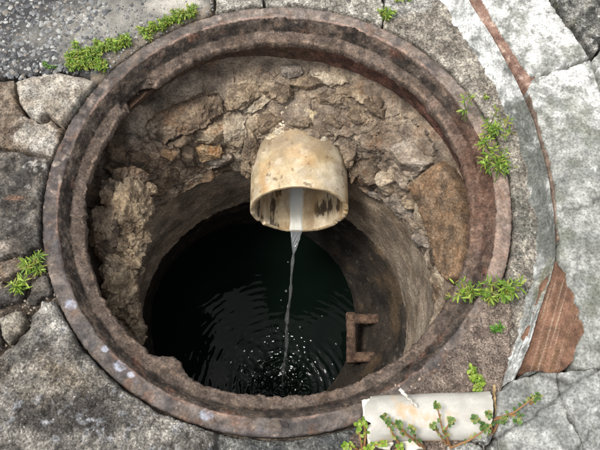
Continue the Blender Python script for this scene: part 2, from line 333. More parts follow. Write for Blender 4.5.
# ------------------------------------------------------------------ kerb at the right: sloped render, brick core, slabs on top
ZK = .032
kerb = empty('concrete_kerb', 'raised white-washed concrete kerb with exposed red brick along its right-hand side', 'kerb')
inner = np.array([(424, -140), (430, -20), (437, 6), (460, 42), (488, 88), (510, 130), (525, 185), (531, 240), (526, 285), (512, 335), (500, 368), (494, 392)], float)
outer = np.array([(455, -140), (461, -20), (469, 2), (492, 36), (517, 82), (534, 122), (547, 168), (555, 220), (556, 262), (540, 312), (528, 352), (517, 378)], float)
def resample(p, n):
    s = np.concatenate([[0], np.cumsum(np.hypot(*np.diff(p, axis=0).T))]); t = np.linspace(0, s[-1], n)
    q = np.stack([np.interp(t, s, p[:, k]) for k in (0, 1)], -1); ker = np.hanning(n//14+3); ker /= ker.sum(); pad = len(ker)//2
    return np.stack([np.convolve(np.pad(q[:, k], pad, mode='reflect', reflect_type='odd'), ker, 'valid')[:n] for k in (0, 1)], -1)
nA, nB = 520, 64
I_ = resample(inner, nA); O_ = resample(outer, nA)
IW = at(I_[:, 0]-2, I_[:, 1], -.006); OW = at(O_[:, 0], O_[:, 1], ZK)
OW[:, 2] -= .008*sst(.8, 1, np.linspace(0, 1, nA))
tt = np.linspace(0, 1, nB)[None, :, None]
V = IW[:, None]*(1-tt) + OW[:, None]*tt
prof = np.sin(np.pi*tt[..., 0])*-.006                      # slightly hollow slope
V[..., 2] += prof; V[..., 0] += prof*-.3
px0 = proj(V)
sv_ = np.linspace(0, 1.3, nA)[:, None]*np.ones((1, nB)); strk = np.stack([sv_*6, tt[..., 0]*np.ones((nA, 1))*14, 0*sv_], -1)
rel = .005*fbm(V, 22, 5, .6, 5) + .0014*ridge(V, 110, 3, 6)
rel += .0018*fbm(strk, 1.0, 4, .6, 9)*sst(270, 330, px0[..., 1])
V[..., 2] += rel*.8; V[..., 0] -= rel*.6
def col_render(V, px, strk):
    n = fbm(V, 40, 4, .6, 91); c = lerp(C(146, 148, 143), C(212, 213, 210), sst(-.35, .25, n + .22 - .5*sst(50, 160, px[:, 1])))
    lo = sst(260, 320, px[:, 1]); s = fbm(strk, 1.0, 4, .6, 92)*lo + fbm(V, 30, 5, .6, 96)*(1-lo)
    c = lerp(c, C(98, 101, 95), .85*sst(.05, .5, s + .3*fbm(V, 80, 4, .6, 93) + .75*blob(px, 526, 150, 26, 50) + .8*blob(px, 540, 225, 24, 45)-.12))
    c = lerp(c, C(198, 200, 199), .6*sst(.12, .5, fbm(strk+7, 1.2, 4, .6, 94)+.35*blob(px, 505, 360, 20, 40, 25)-.08)*lo)
    c = lerp(c, C(150, 140, 122), .6*sst(.28, .0, strk[:, 1]/14+.12*fbm(V, 60, 4, .6, 97)))
    c = lerp(c, C(110, 108, 74), .6*sst(.3, .7, blob(px, 543, 285, 8, 26, 20)+.3*fbm(V, 80, 3, .6, 95)))
    return c
V2 = V.reshape(-1, 3)
mesh('render_coat', V2, gridfaces(nA, nB), M['white'], kerb, col_render(V2, proj(V2), strk.reshape(-1, 3)))
# slabs on top of the kerb
def hair(V, scale, seed, wd): 
    Q = V.copy(); Q[..., 2] = 0; w_ = fbm(Q, 30, 3, .6, seed); a, b, _ = cells(Q+.012*np.stack([w_, fbm(Q, 34, 3, .6, seed+1), 0*w_], -1), scale, seed); return 1-sst(0, wd, b-a)
def col_white(V, px):
    n = fbm(V, 28, 4, .58, 101); c = lerp(C(152, 154, 148), C(218, 218, 213), sst(-.35, .2, n+.05-.45*sst(50, 170, px[:, 1])))
    c = lerp(c, C(126, 127, 120), .8*sst(.05, .4, fbm(V, 55, 4, .6, 102)+.1*sst(60, 150, px[:, 1])))
    c = lerp(c, C(108, 109, 94), .65*sst(.0, .4, fbm(V, 26, 4, .6, 103)-.15+.25*sst(100, 220, px[:, 1])))
    return lerp(c, C(214, 214, 210), .8*sst(.36, .5, fbm(V, 95, 3, .5, 104)))
white_rel = lambda Q, px: lumps(.002, 30, .0008, 140, 150)(Q, px)-.0025*hair(Q*np.array([1, 1, 0]), 4.5, 71, .02)
patch('slab', kerb, [(480, -140), (547, -140), (548, -4), (558, 14), (572, 32), (590, 58), (565, 66), (540, 75.3), (531, 77), (522, 66), (508, 44), (494, 22), (480, -4)], ZK+.001, M['white'], col_white, relief=white_rel, edge=.0016, ring=None, warp=.002, seed=20)
def col_grey(V, px):
    c = col_white(V, px); n = fbm(V, 34, 4, .6, 111)
    c = lerp(c, lerp(C(126, 128, 122), C(168, 169, 163), sst(-.3, .3, n)), .75*sst(75, 190, px[:, 1]))
    c = lerp(c, C(200, 201, 197), .7*sst(.32, .5, fbm(V, 75, 4, .6, 112)))
    return lerp(lerp(c, C(98, 101, 80), .5*sst(.1, .45, fbm(V, 20, 4, .6, 113))), C(76, 76, 68), .6*hair(V, 4.5, 71, .013))
patch('slab', kerb, [(532, 78), (541, 76), (566, 67.2), (590.5, 59.5), (597, 80), (606, 110), (760, 130), (760, 374), (620, 362), (590, 369), (574, 366), (577, 345), (585, 330), (574, 300), (565, 272), (559, 256), (558, 215), (551, 165), (538, 118), (528, 92)], ZK, M['white'], col_grey, relief=white_rel, edge=.0018, ring=None, warp=.0035, seed=20)
patch('slab', kerb, [(593, 58), (612, 38), (760, 58), (760, 128), (608, 108), (600, 80)], ZK-.001, M['white'], col_white, relief=white_rel, edge=.002, ring=None, seed=22)
def col_mossy(V, px):
    n = fbm(V, 55, 4, .6, 121); c = lerp(C(78, 78, 74), C(158, 156, 148), sst(-.35, .4, n))
    c = lerp(c, C(200, 198, 192), .8*sst(.25, .45, fbm(V, 110, 3, .6, 122))); return lerp(c, C(98, 96, 62), .6*sst(.05, .5, fbm(V, 25, 3, .6, 123)))
ma = patch('asphalt', pav, [(550, -140), (760, -140), (760, 56), (612, 36), (592, 56), (576, 31), (562, 13), (551, -5)], ZK+.002, M['conc'], col_mossy, relief=lumps(.004, 45, .002, 110, 160), edge=.004, depth=.06, ring=None, warp=.004, seed=23)
# brick core: a course showing as a long strip, a second lower strip and the broken patch
brickrel = lambda Q, px: .0012*fbm(Q, 160, 4, .6, 7)
def col_brick(V, px):
    n = fbm(V, 60, 4, .6, 131); c = lerp(C(118, 92, 80), C(148, 120, 106), sst(-.35, .35, n))
    return lerp(c, C(196, 176, 160), .6*sst(.15, .5, fbm(V, 90, 3, .6, 132)))
patch('brick', kerb, [(446, -140), (486, -140), (486, -6), (500, 20), (514, 42), (528, 64), (536, 78), (537, 90), (531, 96), (524, 88), (510, 64), (492, 36), (470, 4), (463, -10)], ZK-.003, M['brick'], col_brick, res=.0015, relief=brickrel, edge=.002, ring=None, warp=.002, wsc=110, depth=.03)
patch('brick', kerb, [(527, 90), (537, 90), (548, 132), (556, 160), (562, 205), (560, 240), (557, 240), (554, 208), (548, 172), (537, 132)], ZK-.004, M['brick'], lambda V, px: lerp(C(104, 90, 80), C(138, 120, 106), sst(-.3, .3, fbm(V, 60, 3, .5, 5))), res=.0015, relief=brickrel, edge=.002, ring=None, warp=.002, wsc=110, depth=.03)
def col_bpatch(V, px):
    q = np.stack([(px[:, 0]+px[:, 1]*.28)/1.9, (px[:, 1])/60, 0*px[:, 0]], -1); s = fbm(q, 1, 4, .6, 141)
    c = lerp(C(96, 72, 58), C(126, 95, 77), sst(-.4, .3, fbm(V, 60, 4, .6, 142)))
    c = lerp(c, C(176, 158, 136), .6*sst(.2, .6, s)); return lerp(c, C(100, 78, 54), .7*sst(.15, .5, fbm(q+9, 1, 3, .6, 143)))
patch('brick', kerb, [(556, 258), (572, 282), (582, 304), (592, 328), (587, 345), (577, 358), (562, 372), (545, 371), (522, 371), (523, 350), (532, 316), (545, 280)], ZK-.004, M['brick'], col_bpatch, res=.0015, relief=lambda Q, px: .0015*fbm(np.stack([(px[..., 0]+px[..., 1]*.28)/4, px[..., 1]/50, 0*px[..., 0]], -1), 1, 3, .6, 8)+.001*fbm(Q, 120, 3, .6, 4), edge=.004, ring=None, warp=.0025, depth=.04, zfn=lambda X, Y: -np.clip((.372-X)*.5, 0, .016))
# cracked slabs below
def col_crack(V, px):
    n = fbm(V, 34, 5, .6, 151); c = lerp(C(130, 132, 128), C(174, 175, 170), sst(-.35, .35, n))
    c = lerp(c, C(198, 199, 195), .7*sst(.32, .55, fbm(V, 60, 4, .6, 152)+.08)); return lerp(lerp(c, C(100, 102, 82), .6*sst(.1, .5, fbm(V, 24, 4, .6, 153))), C(62, 62, 56), .7*hair(V, 8, 73, .024))
crel = lambda Q, px: lumps(.004, 26, .0015, 110, 170)(Q, px)-.0035*hair(Q*np.array([1, 1, 0]), 8, 73, .035)
for i, (pl, z) in enumerate([([(500, 391), (514, 380), (537, 374), (558, 371), (559, 386), (565, 408), (576, 428), (586.5, 452), (592, 640), (512, 640), (504, 452), (497, 432), (496, 412)], .022),
        ([(560, 372), (585, 370), (620, 364), (760, 376), (760, 640), (594, 640), (588, 452), (577, 427), (566, 407), (561, 388)], .028),
        ([(518, 377), (528, 370), (546, 370), (556, 369), (536, 373), (515, 379)], .028),
        ([(470, 430), (484, 424), (496, 433), (492, 440), (486, 446), (472, 440)], .012),
        ([(486, 449), (493, 442), (497, 437), (502, 452), (508, 520), (488, 520)], .008),
        ([(448, 446), (468, 438), (483, 448), (484, 520), (440, 520)], .006),
        ([(397, 468), (420, 458), (444, 450), (438, 520), (400, 530)], .004)]):
    patch('slab', pav, pl, z, M['conc'] if i > 1 else M['white'], col_crack, relief=crel if i < 2 else grain(.003, 80), edge=.0025 if i < 2 else .004, depth=.05, ring=.353, warp=.003, seed=30+i)

# ------------------------------------------------------------------ iron frame of the manhole
frame = empty('manhole', 'round rusty cast-iron manhole frame, dirt-crusted, set in the pavement', 'manhole')
NT = 1500
def revolve(name, prof, n_per, mat, parent, disp, colfn):
    prof = np.array(prof, float); s = np.concatenate([[0], np.cumsum(np.hypot(*np.diff(prof, axis=0).T))]); m = max(8, int(s[-1]/n_per))
    t = np.linspace(0, s[-1], m); pr = np.stack([np.interp(t, s, prof[:, k]) for k in (0, 1)], -1)
    th = np.linspace(0, 2*np.pi, NT, endpoint=False)
    r = pr[None, :, 0]*np.ones((NT, 1)); z = pr[None, :, 1]*np.ones((NT, 1)); T = th[:, None]*np.ones((1, m))
    P = np.stack([r*np.cos(T), r*np.sin(T), z], -1); dr, dz = disp(P, r, z, T); r = r+dr; z = z+dz
    P = np.stack([r*np.cos(T), r*np.sin(T), z], -1).reshape(-1, 3)
    return mesh(name, P, gridfaces(NT, m, True), mat, parent, colfn(P, proj(P), T.reshape(-1)))
def d_flange(P, r, z, T):
    n = fbm(P, 40, 4, .6, 201); g = fbm(P, 220, 3, .6, 202)
    top = sst(-.02, 0, z)
    return .0025*n*(r < .345)+.0012*g, (.0010*n+.0009*g - .003*sst(.2, .5, fbm(P, 40, 5, .62, 203)))*top
def col_flange(P, px, T):
    n = fbm(P, 45, 4, .6, 211); c = lerp(C(72, 67, 65), C(112, 104, 99), sst(-.4, .4, n))
    c = lerp(c, C(142, 127, 115), .6*sst(.0, .45, fbm(P, 30, 4, .6, 212)+.55*(px[:, 0] > 380)*sst(240, 120, px[:, 1])+.5*blob(px, 490, 260, 50, 110)-.1))
    c = lerp(c, C(100, 100, 106), .5*sst(.22, .55, fbm(P, 60, 4, .6, 213)*.6+.5*blob(px, 110, 350, 60, 60)+.45*blob(px, 240, 430, 50, 12)+.4*blob(px, 60, 230, 20, 70)-.12))
    c = lerp(c, C(138, 128, 120), .55*sst(.2, .9, blob(px, 300, 14, 150, 22)+blob(px, 470, 110, 60, 60)+.4*fbm(P, 50, 4, .6, 221)))
    c = lerp(c, C(152, 133, 121), .65*sst(.25, .9, blob(px, 500, 200, 45, 130)+.35*fbm(P, 45, 4, .6, 223)))
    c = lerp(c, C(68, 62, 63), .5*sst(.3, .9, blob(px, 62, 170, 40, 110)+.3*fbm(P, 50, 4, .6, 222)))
    for (u, v, q) in ((71, 305, 5), (105, 349, 3.2), (120, 366, 5.5), (131, 375, 3), (207, 414, 6)):
        c = lerp(c, C(158, 164, 178), .85*sst(.35, .6, blob(px, u, v, q*1.3, q*1.2)+.15*fbm(P, 200, 3, .6, 214)))
    c = lerp(c, C(112, 84, 66), .5*sst(.2, .6, fbm(P, 60, 3, .6, 215)+.3*blob(px, 180, 395, 60, 30)))
    k = np.hypot(P[:, 0], P[:, 1]); c = lerp(c, C(172, 142, 126), .6*np.exp(-((k-.3285+.002*fbm(P, 70, 4, .6, 217))/.0018)**2)*sst(-.2, .3, fbm(P, 25, 3, .6, 219))); c = lerp(c, C(84, 70, 62), .9*sst(.3275, .326, k+.0015*fbm(P, 90, 4, .6, 220)))
    c = lerp(c, C(96, 86, 76), .75*sst(.12, .4, fbm(P, 42, 5, .62, 218)))
    c = lerp(c, C(176, 162, 148), .5*sst(.38, .65, fbm(P, 80, 4, .6, 216)+.25*blob(px, 60, 170, 14, 60)+.2*blob(px, 260, 14, 60, 8)))
    return c
revolve('flange', [(.340, -.07), (.3508, -.05), (.3505, -.004), (.349, -.0005), (.345, .0008), (.330, .0008), (.3265, -.0008), (.3252, -.006), (.3245, -.02), (.3245, -.034)], .0016, M['iron'], frame, d_flange, col_flange)
def lip_r(T):                                # broken, uneven inner edge
    q = np.stack([np.cos(T)*5, np.sin(T)*5, 0*T], -1)
    return .0035*fbm(q, 1.2, 3, .6, 221) + .0042*fbm(q, 6, 5, .62, 222)
def d_seat(P, r, z, T):
    n = fbm(P, 30, 5, .6, 231); g = fbm(P, 130, 4, .6, 232); k = sst(.316, .298, r)
    chip = sst(.1, .45, fbm(P, 22, 4, .62, 233))
    left = sst(rad(60), rad(95), np.abs(((T-rad(-20)+math.pi) % (2*math.pi))-math.pi))
    dz = .0045*n + .004*g + .0035*ridge(P, 55, 4, 234) + .004*sst(.2, .6, fbm(P, 34, 4, .6, 235))
    pxs = proj(P); gap = sst(.25, .6, blob(pxs, 136, 92, 15, 22, 40)+.8*blob(pxs, 92, 200, 6, 16)+.15*fbm(P, 120, 3, .6, 236))
    top = sst(-.036, -.028, z)
    return lip_r(T)*k - .02*blob(pxs, 172, 366, 15, 9, 35)*k - .007*blob(pxs, 425, 348, 18, 8, -35)*k + .002*chip*k*left + .001*g*(1-top) + .017*gap*k, (dz*(.35+.65*sst(.312, .316, r)) - .005*gap)*top + .0012*g*(1-top)
def col_seat(P, px, T):
    n = fbm(P, 50, 4, .6, 241); c = lerp(C(54, 48, 44), C(94, 84, 76), sst(-.4, .4, n))
    c = lerp(c, C(136, 118, 104), .6*sst(.05, .5, fbm(P, 38, 4, .6, 242)+.4*blob(px, 300, 40, 120, 10)+.4*blob(px, 480, 160, 30, 90)-.12))
    c = lerp(c, C(124, 86, 70), .5*sst(.2, .6, fbm(P, 42, 4, .6, 243)))
    k = np.hypot(P[:, 0], P[:, 1]); c = lerp(c, lerp(C(90, 79, 71), C(126, 112, 102), sst(-.3, .3, fbm(P, 60, 4, .6, 245))), .7*sst(.3135, .311, k+.002*fbm(P, 60, 4, .6, 246)))
    c = lerp(c, C(44, 38, 34), .7*np.exp(-((k-.3148)/.0018)**2)*sst(-.3, .2, fbm(P, 40, 3, .6, 247)))
    c = lerp(c, C(156, 136, 120), .6*np.exp(-((k-.2985-lip_r(T)*.8)/.0022)**2)*sst(-.25, .3, fbm(P, 60, 4, .6, 248)))
    c = lerp(c, C(112, 78, 62), .5*sst(.3, .9, blob(px, 480, 180, 40, 110)+.3*fbm(P, 50, 4, .6, 249)))
    return lerp(c, C(170, 158, 144), .35*sst(.45, .65, fbm(P, 150, 3, .6, 244)))
revolve('seat', [(.3275, -.004), (.3262, -.0035), (.3235, -.0060), (.3195, -.0120), (.3165, -.0170), (.3145, -.0205), (.3130, -.0190), (.3110, -.0188), (.302, -.0225), (.2965, -.0265), (.2950, -.031), (.2952, -.038), (.299, -.043), (.3045, -.046)], .0014, M['crust'], frame, d_seat, col_seat)
def d_skirt(P, r, z, T):
    cv = sst(rad(82), rad(112), T % 6.28319)*sst(rad(222), rad(195), T % 6.28319)
    return .003*fbm(P, 40, 5, .62, 251)+.0012*ridge(P, 120, 3, 252)+.018*cv*sst(-.046, -.056, z), 0*z
def col_skirt(P, px, T):
    n = fbm(P, 50, 4, .6, 261); c = lerp(C(76, 56, 50), C(120, 88, 76), sst(-.35, .35, n))
    return lerp(c, C(96, 78, 66), sst(0, 1, sst(360, 260, px[:, 0])))
revolve('skirt', [(.3038, -.045), (.311, -.052), (.313, -.075), (.315, -.098), (.319, -.112), (.326, -.116)], .0022, M['crust'], frame, d_skirt, col_skirt)

# ------------------------------------------------------------------ chamber: mortared neck, stones, concrete shaft
cham = empty('manhole_chamber', 'deep manhole shaft of crumbling mortar and rubble above dark concrete rings', 'manhole shaft')
ZA, ZB = -.102, -.235
BULGE = [(300, 116, 84, 36, .062), (195, 135, 50, 34, .010), (395, 150, 45, 40, .014), (120, 235, 22, 60, .006), (430, 230, 25, 60, .006), (112, 135, 26, 55, -.040), (150, 92, 40, 22, -.030), (96, 205, 10, 60, -.02), (400, 85, 60, 30, -.012)]
def cave(T): return sst(rad(82), rad(112), T % 6.28319)*sst(rad(222), rad(195), T % 6.28319)
def lining(T, S):
    ra = .320+.018*cave(T); a = np.stack([ra*np.cos(T), ra*np.sin(T), ZA+0*T], -1); b = np.stack([-.010+.279*np.cos(T), -.088+.279*np.sin(T), ZB-.03*np.sin(T)+0*T], -1)
    G = S**.65; P = a + (b-a)*np.stack([G, G, S], -1)
    cen = np.array([-.005, -.04, 0]); d = P-cen; d[..., 2] = 0; d /= np.linalg.norm(d, axis=-1)[..., None]
    px = proj(P); amt = 0
    for (u, v, ru, rv, q) in BULGE: amt = amt + q*blob(px, u, v, ru, rv)
    amt = amt*np.clip(np.sin(np.pi*np.clip(S*.9+.1, 0, 1)), 0, 1)**.5
    P = P - d*amt[..., None]; P[..., 2] += amt*.25
    return P, d
nT, nS = 1500, 150
T = (np.linspace(0, 2*np.pi, nT, endpoint=False))[:, None]*np.ones((1, nS)); S = np.linspace(0, 1, nS)[None, :]*np.ones((nT, 1))
P0, D0 = lining(T, S)
n1 = fbm(P0, 18, 5, .58, 301); n2 = ridge(P0, 40, 4, 302); n3 = fbm(P0, 130, 3, .6, 303)
c1, c2, cid = cells(P0*np.array([1, 1, 1.8])+.012*np.stack([n1, n2*.5, n1], -1), 17, 304)
crk = sst(.0, .05, c2-c1)
amp = sst(0, .08, S)*sst(1, .93, S)
led = vnoise(np.stack([P0[..., 0]*9, P0[..., 1]*9, P0[..., 2]*75+n1*1.6], -1), 307)
disp = (.007*n1 + .003*n2 + .0022*n3 + .0012*ridge(P0, 230, 2, 309) + .005*sst(-.2, .3, led) + .005*(cid-.5) - .005*(1-crk))*amp
P1 = P0 - D0*disp[..., None]; P1[..., 2] += disp*.5
Vn = P1.reshape(-1, 3); pxn = proj(Vn)
def col_mortar(V, px):
    n = fbm(V, 24, 4, .6, 311); c = lerp(C(116, 104, 92), C(168, 154, 137), sst(-.4, .35, n))
    c = lerp(c, C(192, 178, 157), .7*sst(0, .5, fbm(V, 45, 4, .6, 312)+.35*blob(px, 250, 110, 40, 40)-.1))
    c = lerp(c, C(142, 114, 90), .5*sst(.1, .5, fbm(V, 30, 4, .6, 313)))
    c = lerp(c, C(94, 84, 76), .6*sst(.1, .45, fbm(V, 36, 4, .6, 314)))
    return lerp(c, C(78, 68, 58), .75*sst(.35, .8, blob(px, 108, 140, 26, 55)+blob(px, 140, 92, 32, 16)+blob(px, 104, 245, 18, 60)+.2*fbm(V, 40, 4, .6, 315)))  # earth brown that paints the shade of the left recess into the mortar
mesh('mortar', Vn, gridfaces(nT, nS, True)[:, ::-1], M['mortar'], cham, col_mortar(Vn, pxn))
# lookup of the smooth neck surface for the pieces that are bedded in it
FRONT = ((T.ravel() < rad(215)) | (T.ravel() > rad(-35+360)))
LP = P0.reshape(-1, 3)[FRONT]; LD = D0.reshape(-1, 3)[FRONT]; LX = proj(LP)
def onwall(u, v):
    u = np.asarray(u, float).ravel(); v = np.asarray(v, float).ravel(); m = (LX[:, 0] > u.min()-8) & (LX[:, 0] < u.max()+8) & (LX[:, 1] > v.min()-8) & (LX[:, 1] < v.max()+8)
    A, B, Dd = LX[m], LP[m], LD[m]; oP = np.zeros((len(u), 3)); oD = np.zeros((len(u), 3))
    for s in range(0, len(u), 500):
        d = (u[s:s+500, None]-A[:, 0])**2+(v[s:s+500, None]-A[:, 1])**2
        k = np.argpartition(d, 5, axis=1)[:, :6]; ww = 1/(np.take_along_axis(d, k, 1)+.3); ww /= ww.sum(1)[:, None]
        oP[s:s+500] = (B[k]*ww[..., None]).sum(1); oD[s:s+500] = (Dd[k]*ww[..., None]).sum(1)
    return oP, oD
def bedded(name, poly, lift, mat, cols, seed, facet=.5, rough=.0028, edge=2.6, step=.9, dome=.003, thick=.02, warp=2.8):
    """a stone bedded in the neck: outline, own lift from the wall, facets, skirt running back into the wall"""
    W = np.array(poly, float); x0, y0 = W.min(0)-3; x1, y1 = W.max(0)+3
    us = np.arange(x0, x1, step); vs = np.arange(y0, y1, step); U, Vv = np.meshgrid(us, vs, indexing='ij')
    q = np.stack([U, Vv, 0*U+seed*9.7], -1); sd = polysd(U, Vv, W)+warp*fbm(q, .13, 4, .6, seed)*1.6
    gx, gy = np.gradient(sd, step); gl = np.hypot(gx, gy)+1e-9; out = sd < 0; mv = np.where(out, np.clip(-sd, 0, 2.2*step), 0)
    U2, V2 = U+gx/gl*mv, Vv+gy/gl*mv
    P, D = onwall(U2, V2); P = P.reshape(*U.shape, 3); D = D.reshape(*U.shape, 3)
    e = np.clip(1-sd/edge, 0, 1); h = lift*np.sqrt(np.clip(1-e*e, 0, 1)) + dome*sst(0, max(6., sd.max()), sd)
    rg = np.random.default_rng(seed); ctr = W.mean(0)
    fac = 0
    for k in range(5):
        a = rg.uniform(0, 6.28); off = rg.uniform(-.3, .5)*sd.max()
        fac = np.minimum(fac, -(np.cos(a)*(U-ctr[0])+np.sin(a)*(Vv-ctr[1])-off)*.0012*facet)
    h = h + (fac + rough*1.5*fbm(P, 70, 4, .6, seed+1) + rough*ridge(P, 150, 3, seed+2))*sst(0, edge, sd)
    h = np.where(out, -thick, h); P = P - D*h[..., None]*.8; P[..., 2] += h*.6
    ok = sd > 0; cell = ok[:-1, :-1] | ok[1:, :-1] | ok[1:, 1:] | ok[:-1, 1:]
    fc = gridfaces(len(us), len(vs)).reshape(len(us)-1, len(vs)-1, 4)[cell]; used = np.unique(fc); mp = np.full(U.size, -1); mp[used] = np.arange(len(used))
    V = P.reshape(-1, 3)[used]; n = fbm(V, 50, 4, .6, seed+3); c = lerp(C(*cols[0]), C(*cols[1]), sst(-.35, .35, n))
    if len(cols) > 2: c = lerp(c, C(*cols[2]), .7*sst(.05, .45, fbm(V, 40, 4, .6, seed+4)))
    return mesh(name, V, mp[fc][:, ::-1], mat, cham, c)
TAN = ((146, 132, 113), (186, 170, 147), (160, 128, 96)); GRY = ((128, 120, 112), (170, 160, 148)); BRN = ((104, 92, 80), (148, 132, 113), (128, 104, 82)); DRK = ((92, 82, 70), (132, 116, 98)); PAL = ((172, 158, 138), (208, 194, 172))
st = [([(143, 126), (150, 116), (170, 104), (196, 93), (216, 90), (222, 98), (221, 112), (212, 118), (196, 126), (180, 134), (162, 142), (148, 138)], .020, BRN, .5),
      ([(160, 146), (178, 136), (196, 128), (192, 138), (176, 146), (164, 150)], .014, DRK, .6),
      ([(186, 138), (196, 129), (212, 123), (226, 122), (229, 130), (222, 138), (206, 142), (192, 143)], .014, TAN, 1.),
      ([(194, 147), (206, 143), (220, 142), (222, 150), (214, 157), (199, 160)], .015, ((166, 138, 104), (196, 172, 140), (176, 122, 70)), 1.),
      ([(160, 150), (170, 144), (178, 146), (178, 156), (166, 160), (160, 156)], .014, TAN, .7),
      ([(180, 146), (190, 144), (195, 152), (194, 164), (184, 168), (179, 158)], .012, DRK, 1.),
      ([(197, 164), (208, 158), (222, 152), (234, 152), (233, 160), (218, 166), (202, 169)], .013, GRY, 1.),
      ([(172, 182), (190, 172), (214, 168), (238, 162), (243, 172), (240, 184), (222, 188), (200, 190), (178, 192)], .010, BRN, .8),
      ([(128, 152), (142, 146), (158, 152), (158, 166), (148, 178), (134, 182), (126, 170)], .010, DRK, .8),
      ([(106, 150), (118, 144), (126, 152), (124, 168), (112, 178), (104, 168)], .010, DRK, .8),
      ([(150, 180), (162, 170), (176, 166), (180, 174), (170, 186), (158, 196), (150, 194)], .008, DRK, .8),
      ([(228, 84), (246, 78), (268, 82), (276, 94), (262, 108), (244, 112), (230, 102)], .010, PAL, .4),
      ([(222, 112), (236, 108), (246, 116), (246, 134), (238, 150), (226, 146), (220, 130)], .012, PAL, .6),
      ([(240, 118), (258, 112), (268, 122), (262, 132), (250, 140), (244, 134)], .008, TAN, .6),
      ([(228, 152), (240, 146), (250, 152), (250, 172), (240, 176), (230, 168)], .010, PAL, .6),
      ([(310, 72), (330, 70), (346, 76), (350, 82), (332, 84), (314, 82)], .010, PAL, .6),
      ([(334, 86), (356, 86), (374, 96), (372, 104), (352, 98), (338, 94)], .010, TAN, .6),
      ([(280, 66), (300, 64), (306, 72), (292, 78), (282, 76)], .008, GRY, .6),
      ([(366, 98), (380, 100), (390, 108), (384, 116), (370, 112)], .012, DRK, .8),
      ([(378, 128), (388, 116), (404, 113), (420, 122), (432, 136), (440, 150), (436, 162), (424, 172), (410, 184), (398, 182), (386, 168), (378, 150)], .020, ((150, 139, 126), (186, 174, 159), (132, 118, 102)), 1.6),
      ([(355, 166), (362, 155), (374, 154), (382, 164), (382, 182), (372, 192), (360, 188), (354, 178)], .020, BRN, 1.),
      ([(382, 170), (394, 168), (399, 178), (394, 194), (388, 194), (383, 182)], .022, PAL, 1.3),
      ([(362, 190), (374, 188), (384, 196), (380, 204), (366, 202)], .010, GRY, .8),
      ([(386, 198), (398, 192), (404, 200), (402, 212), (392, 216), (386, 208)], .010, GRY, .8),
      ([(394, 203), (408, 202), (415, 210), (414, 219), (402, 218), (395, 212)], .010, GRY, .9),
      ([(405, 199), (415, 196), (420, 202), (417, 208), (407, 208)], .016, TAN, .8),
      ([(417, 206), (424, 197), (431, 204), (436, 220), (434, 234), (426, 236), (418, 228)], .016, PAL, 1.),
      ([(412, 240), (416, 228), (426, 228), (434, 240), (430, 248), (418, 250)], .012, GRY, 1.2),
      ([(434, 284), (440, 274), (442, 263), (447, 264), (447, 278), (449, 288), (442, 290)], .014, PAL, 1.),
      ([(440, 304), (452, 299), (462, 304), (464, 318), (456, 330), (446, 328), (440, 316)], .010, TAN, 1.),
      ([(449, 292), (458, 289), (467, 292), (466, 304), (458, 312), (450, 306)], .012, BRN, 1.),
      ([(446, 332), (456, 322), (464, 314), (468, 322), (460, 338), (450, 342)], .010, BRN, 1.),
      ([(424, 250), (434, 246), (442, 254), (440, 266), (430, 268)], .006, BRN, 1.),
      ([(430, 290), (440, 290), (442, 302), (436, 312), (430, 304)], .004, BRN, 1.)]
for i, (pl, lf, cl, fc) in enumerate(st):
    bedded('stone', pl, lf*1.55, M['mortar'], cl, 400+i*11, fc*1.3)
# crumbly lumps of mortar on the left side
LUMP = ((150, 130, 104), (200, 180, 148), (112, 96, 78))
ICO[6] = ico(6)
def lump(name, u, v, z, hu, hv, hd, tilt, cols, seed, parent, mat, rough=1.):
    V0, F0 = ICO[6]; c = at(u, v, z); k = np.linalg.norm(c-CAM)/F; rg = np.random.default_rng(seed)
    nrm = rg.normal(size=(14, 3)); nrm /= np.linalg.norm(nrm, axis=1)[:, None]; q = V0@nrm.T
    r = np.min(np.where(q > .05, rg.uniform(.6, .95, 14)/np.maximum(q, .05), 9), 1); r = np.minimum(r, 1.12)
    a = rad(tilt); X = V0[:, 0]*r*hu*k; Y = V0[:, 1]*r*hv*k; P = c + (X*math.cos(a)-Y*math.sin(a))[:, None]*RT + (X*math.sin(a)+Y*math.cos(a))[:, None]*UP - (V0[:, 2]*r*hd)[:, None]*FW
    c1, c2, cid = cells(P + .004*fbm(P, 60, 3, .6, seed)[:, None], 105, seed)
    dsp = rough*(.008*fbm(P, 34, 5, .66, seed+1) + .007*(cid-.4)*sst(0, .12, c2-c1) + .003*ridge(P, 120, 3, seed+2))
    nn = P-c; nn /= np.linalg.norm(nn, axis=1)[:, None]; P = P+nn*dsp[:, None]
    cc = lerp(C(*cols[0]), C(*cols[1]), sst(-.3, .35, fbm(P, 45, 4, .6, seed+3)+.5*(cid-.5))); cc = lerp(cc, C(*cols[2]), .6*sst(.1, .45, fbm(P, 40, 4, .6, seed+4)))
    return mesh(name, P, F0, mat, parent, cc)
LUMP = ((130, 116, 98), (176, 160, 136), (108, 94, 78))
for q in ((131, 216, -.13, 21, 32, .034, 4, 811), (124, 250, -.145, 20, 22, .028, 10, 822), (120, 290, -.15, 14, 24, .026, 12, 833), (131, 316, -.16, 10, 16, .022, 10, 855), (137, 270, -.165, 6, 5, .010, 0, 844), (104, 232, -.11, 12, 26, .02, 0, 866), (114, 200, -.12, 14, 18, .026, 30, 878), (132, 238, -.15, 17, 22, .026, -20, 879), (118, 268, -.14, 15, 18, .026, 40, 881), (126, 302, -.155, 12, 17, .024, -20, 882), (136, 334, -.17, 8, 14, .02, 0, 883), (142, 190, -.14, 13, 10, .022, 15, 884), (128, 178, -.12, 16, 10, .022, -10, 885)):
    lump('mortar_lump', *q[:7], LUMP if q[7] not in (866, 878, 885) else BRN, q[7], cham, M['mortar'])
